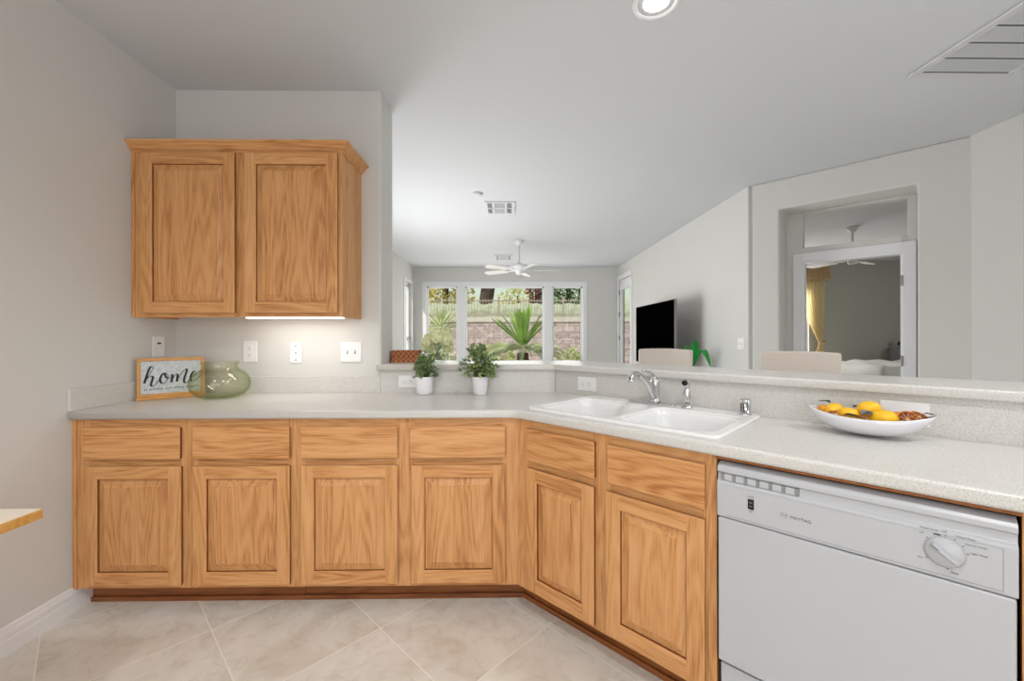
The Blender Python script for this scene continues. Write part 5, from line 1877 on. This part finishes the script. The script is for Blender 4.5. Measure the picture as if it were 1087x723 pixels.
r = thing('yucca', 'pale spiky yucca outside the left garden window', 'plant', (-1.72, 11.0, GZ))
b = MB()
for k in range(90):
    az, el = rnd.uniform(0, 2 * PI), rnd.uniform(0.05, 1.35)
    ln = rnd.uniform(0.55, 0.75)
    d = Vector((math.cos(az) * math.cos(el), math.sin(az) * math.cos(el), math.sin(el)))
    b.leaf(Vector((0, 0, 1.45)) + d * 0.04, d, (0, 0, 1), ln, 0.05, k % 2, 0.2, 0.12)
b.build('foliage', ['yucca', 'frond_lit'], r)
b = MB(); b.lathe([(0.09, 0), (0.07, 0.7), (0.08, 1.46)], 12); b.build('trunk', 'trunk', r)
clump('garden_shrub', 'rounded pale shrub low outside the left garden window', 'shrub', (-1.70, 10.2, GZ), (0.5, 0.4, 0.62), 900, 0.10, ['paleleaf', 'yucca', 'frond_lit'], 4)
clump('garden_shrub', 'light green low shrub left of the sago palm', 'shrub', (-0.28, 12.0, GZ), (0.68, 0.35, 0.60), 1000, 0.10, ['paleleaf', 'yucca', 'leafy'], 6)
clump('garden_shrub', 'leafy shrub at the foot of the right garden window', 'shrub', (1.92, 11.9, GZ), (0.50, 0.4, 0.52), 900, 0.09, ['leafy', 'leafm', 'paleleaf'], 8)
# behind the fence
b = MB()
n, m_ = 120, 10
rnd = random.Random(2)
v, f = [], []
for i in range(n + 1):
    for j in range(m_ + 1):
        v.append((-6 + 14 * i / n, 16.4 + rnd.uniform(-.06, .06) + 0.25 * (j / m_) ** 4, 1.70 + 0.86 * j / m_ + (rnd.uniform(-.04, .04) if j == m_ else 0)))
for i in range(n):
    for j in range(m_):
        p = i * (m_ + 1) + j
        f.append((p, p + m_ + 1, p + m_ + 2, p + 1))
b.add(v, f, 0, True)
b.box(-6, 8, 16.75, 17.6, 1.70, 2.52)
o = b.build('clipped_hedge', 'sage')
tag(o, 'pale clipped hedge showing between the fence pickets', 'hedge')
def tree(label, loc, trunk_r, trunk_h, radii, n, ls, mats, seed, lean=0.0, zc=None):
    r = clump('garden_tree', label, 'tree', loc, radii, n, ls, mats, seed, 'trees beyond the garden fence', trunk=zc if zc else trunk_h + radii[2] * 0.6, zmin=0.4)
    b = MB()
    b.tube(smooth_path([(0, 0, 0), (lean * 0.4, 0, trunk_h * 0.5), (lean, 0, trunk_h), (lean * 1.2, 0, trunk_h + radii[2])], 4), [trunk_r * 1.15] * 4 + [trunk_r] * 4 + [trunk_r * 0.9] * 3 + [trunk_r * 0.3, trunk_r * .2], 10)
    b.build('trunk', 'bark', r)
    return r
tree('golden-leaved tree beyond the fence in the left garden window', (-2.75, 18.9, 1.70), 0.16, 0.9, (1.35, 1.0, 1.6), 1500, 0.2, ['goldleaf', 'goldleaf', 'paleleaf'], 31)
tree('dark thick-trunked tree beyond the fence in the middle garden window', (-1.25, 22.5, 1.70), 0.38, 2.4, (2.0, 1.0, 1.0), 1100, 0.2, ['paleleaf', 'leafm', 'goldleaf'], 32, 0.3, 3.2)
tree('pale olive tree far behind the dark trunk', (0.75, 27.0, 1.70), 0.15, 1.0, (1.3, 1.0, 1.2), 700, 0.2, ['paleleaf', 'goldleaf', 'yucca'], 33)
tree('red-brown leaved tree beyond the fence beside the middle mullion', (1.38, 18.3, 1.70), 0.15, 0.9, (0.42, 0.42, 1.5), 900, 0.16, ['redleaf', 'redleaf', 'bark'], 34)
tree('dense dark green conifer beyond the fence in the right garden window', (3.02, 20.2, 1.70), 0.2, 0.5, (1.05, 0.9, 1.8), 2200, 0.2, ['conifer', 'conifer', 'leafd', 'leafm'], 35)
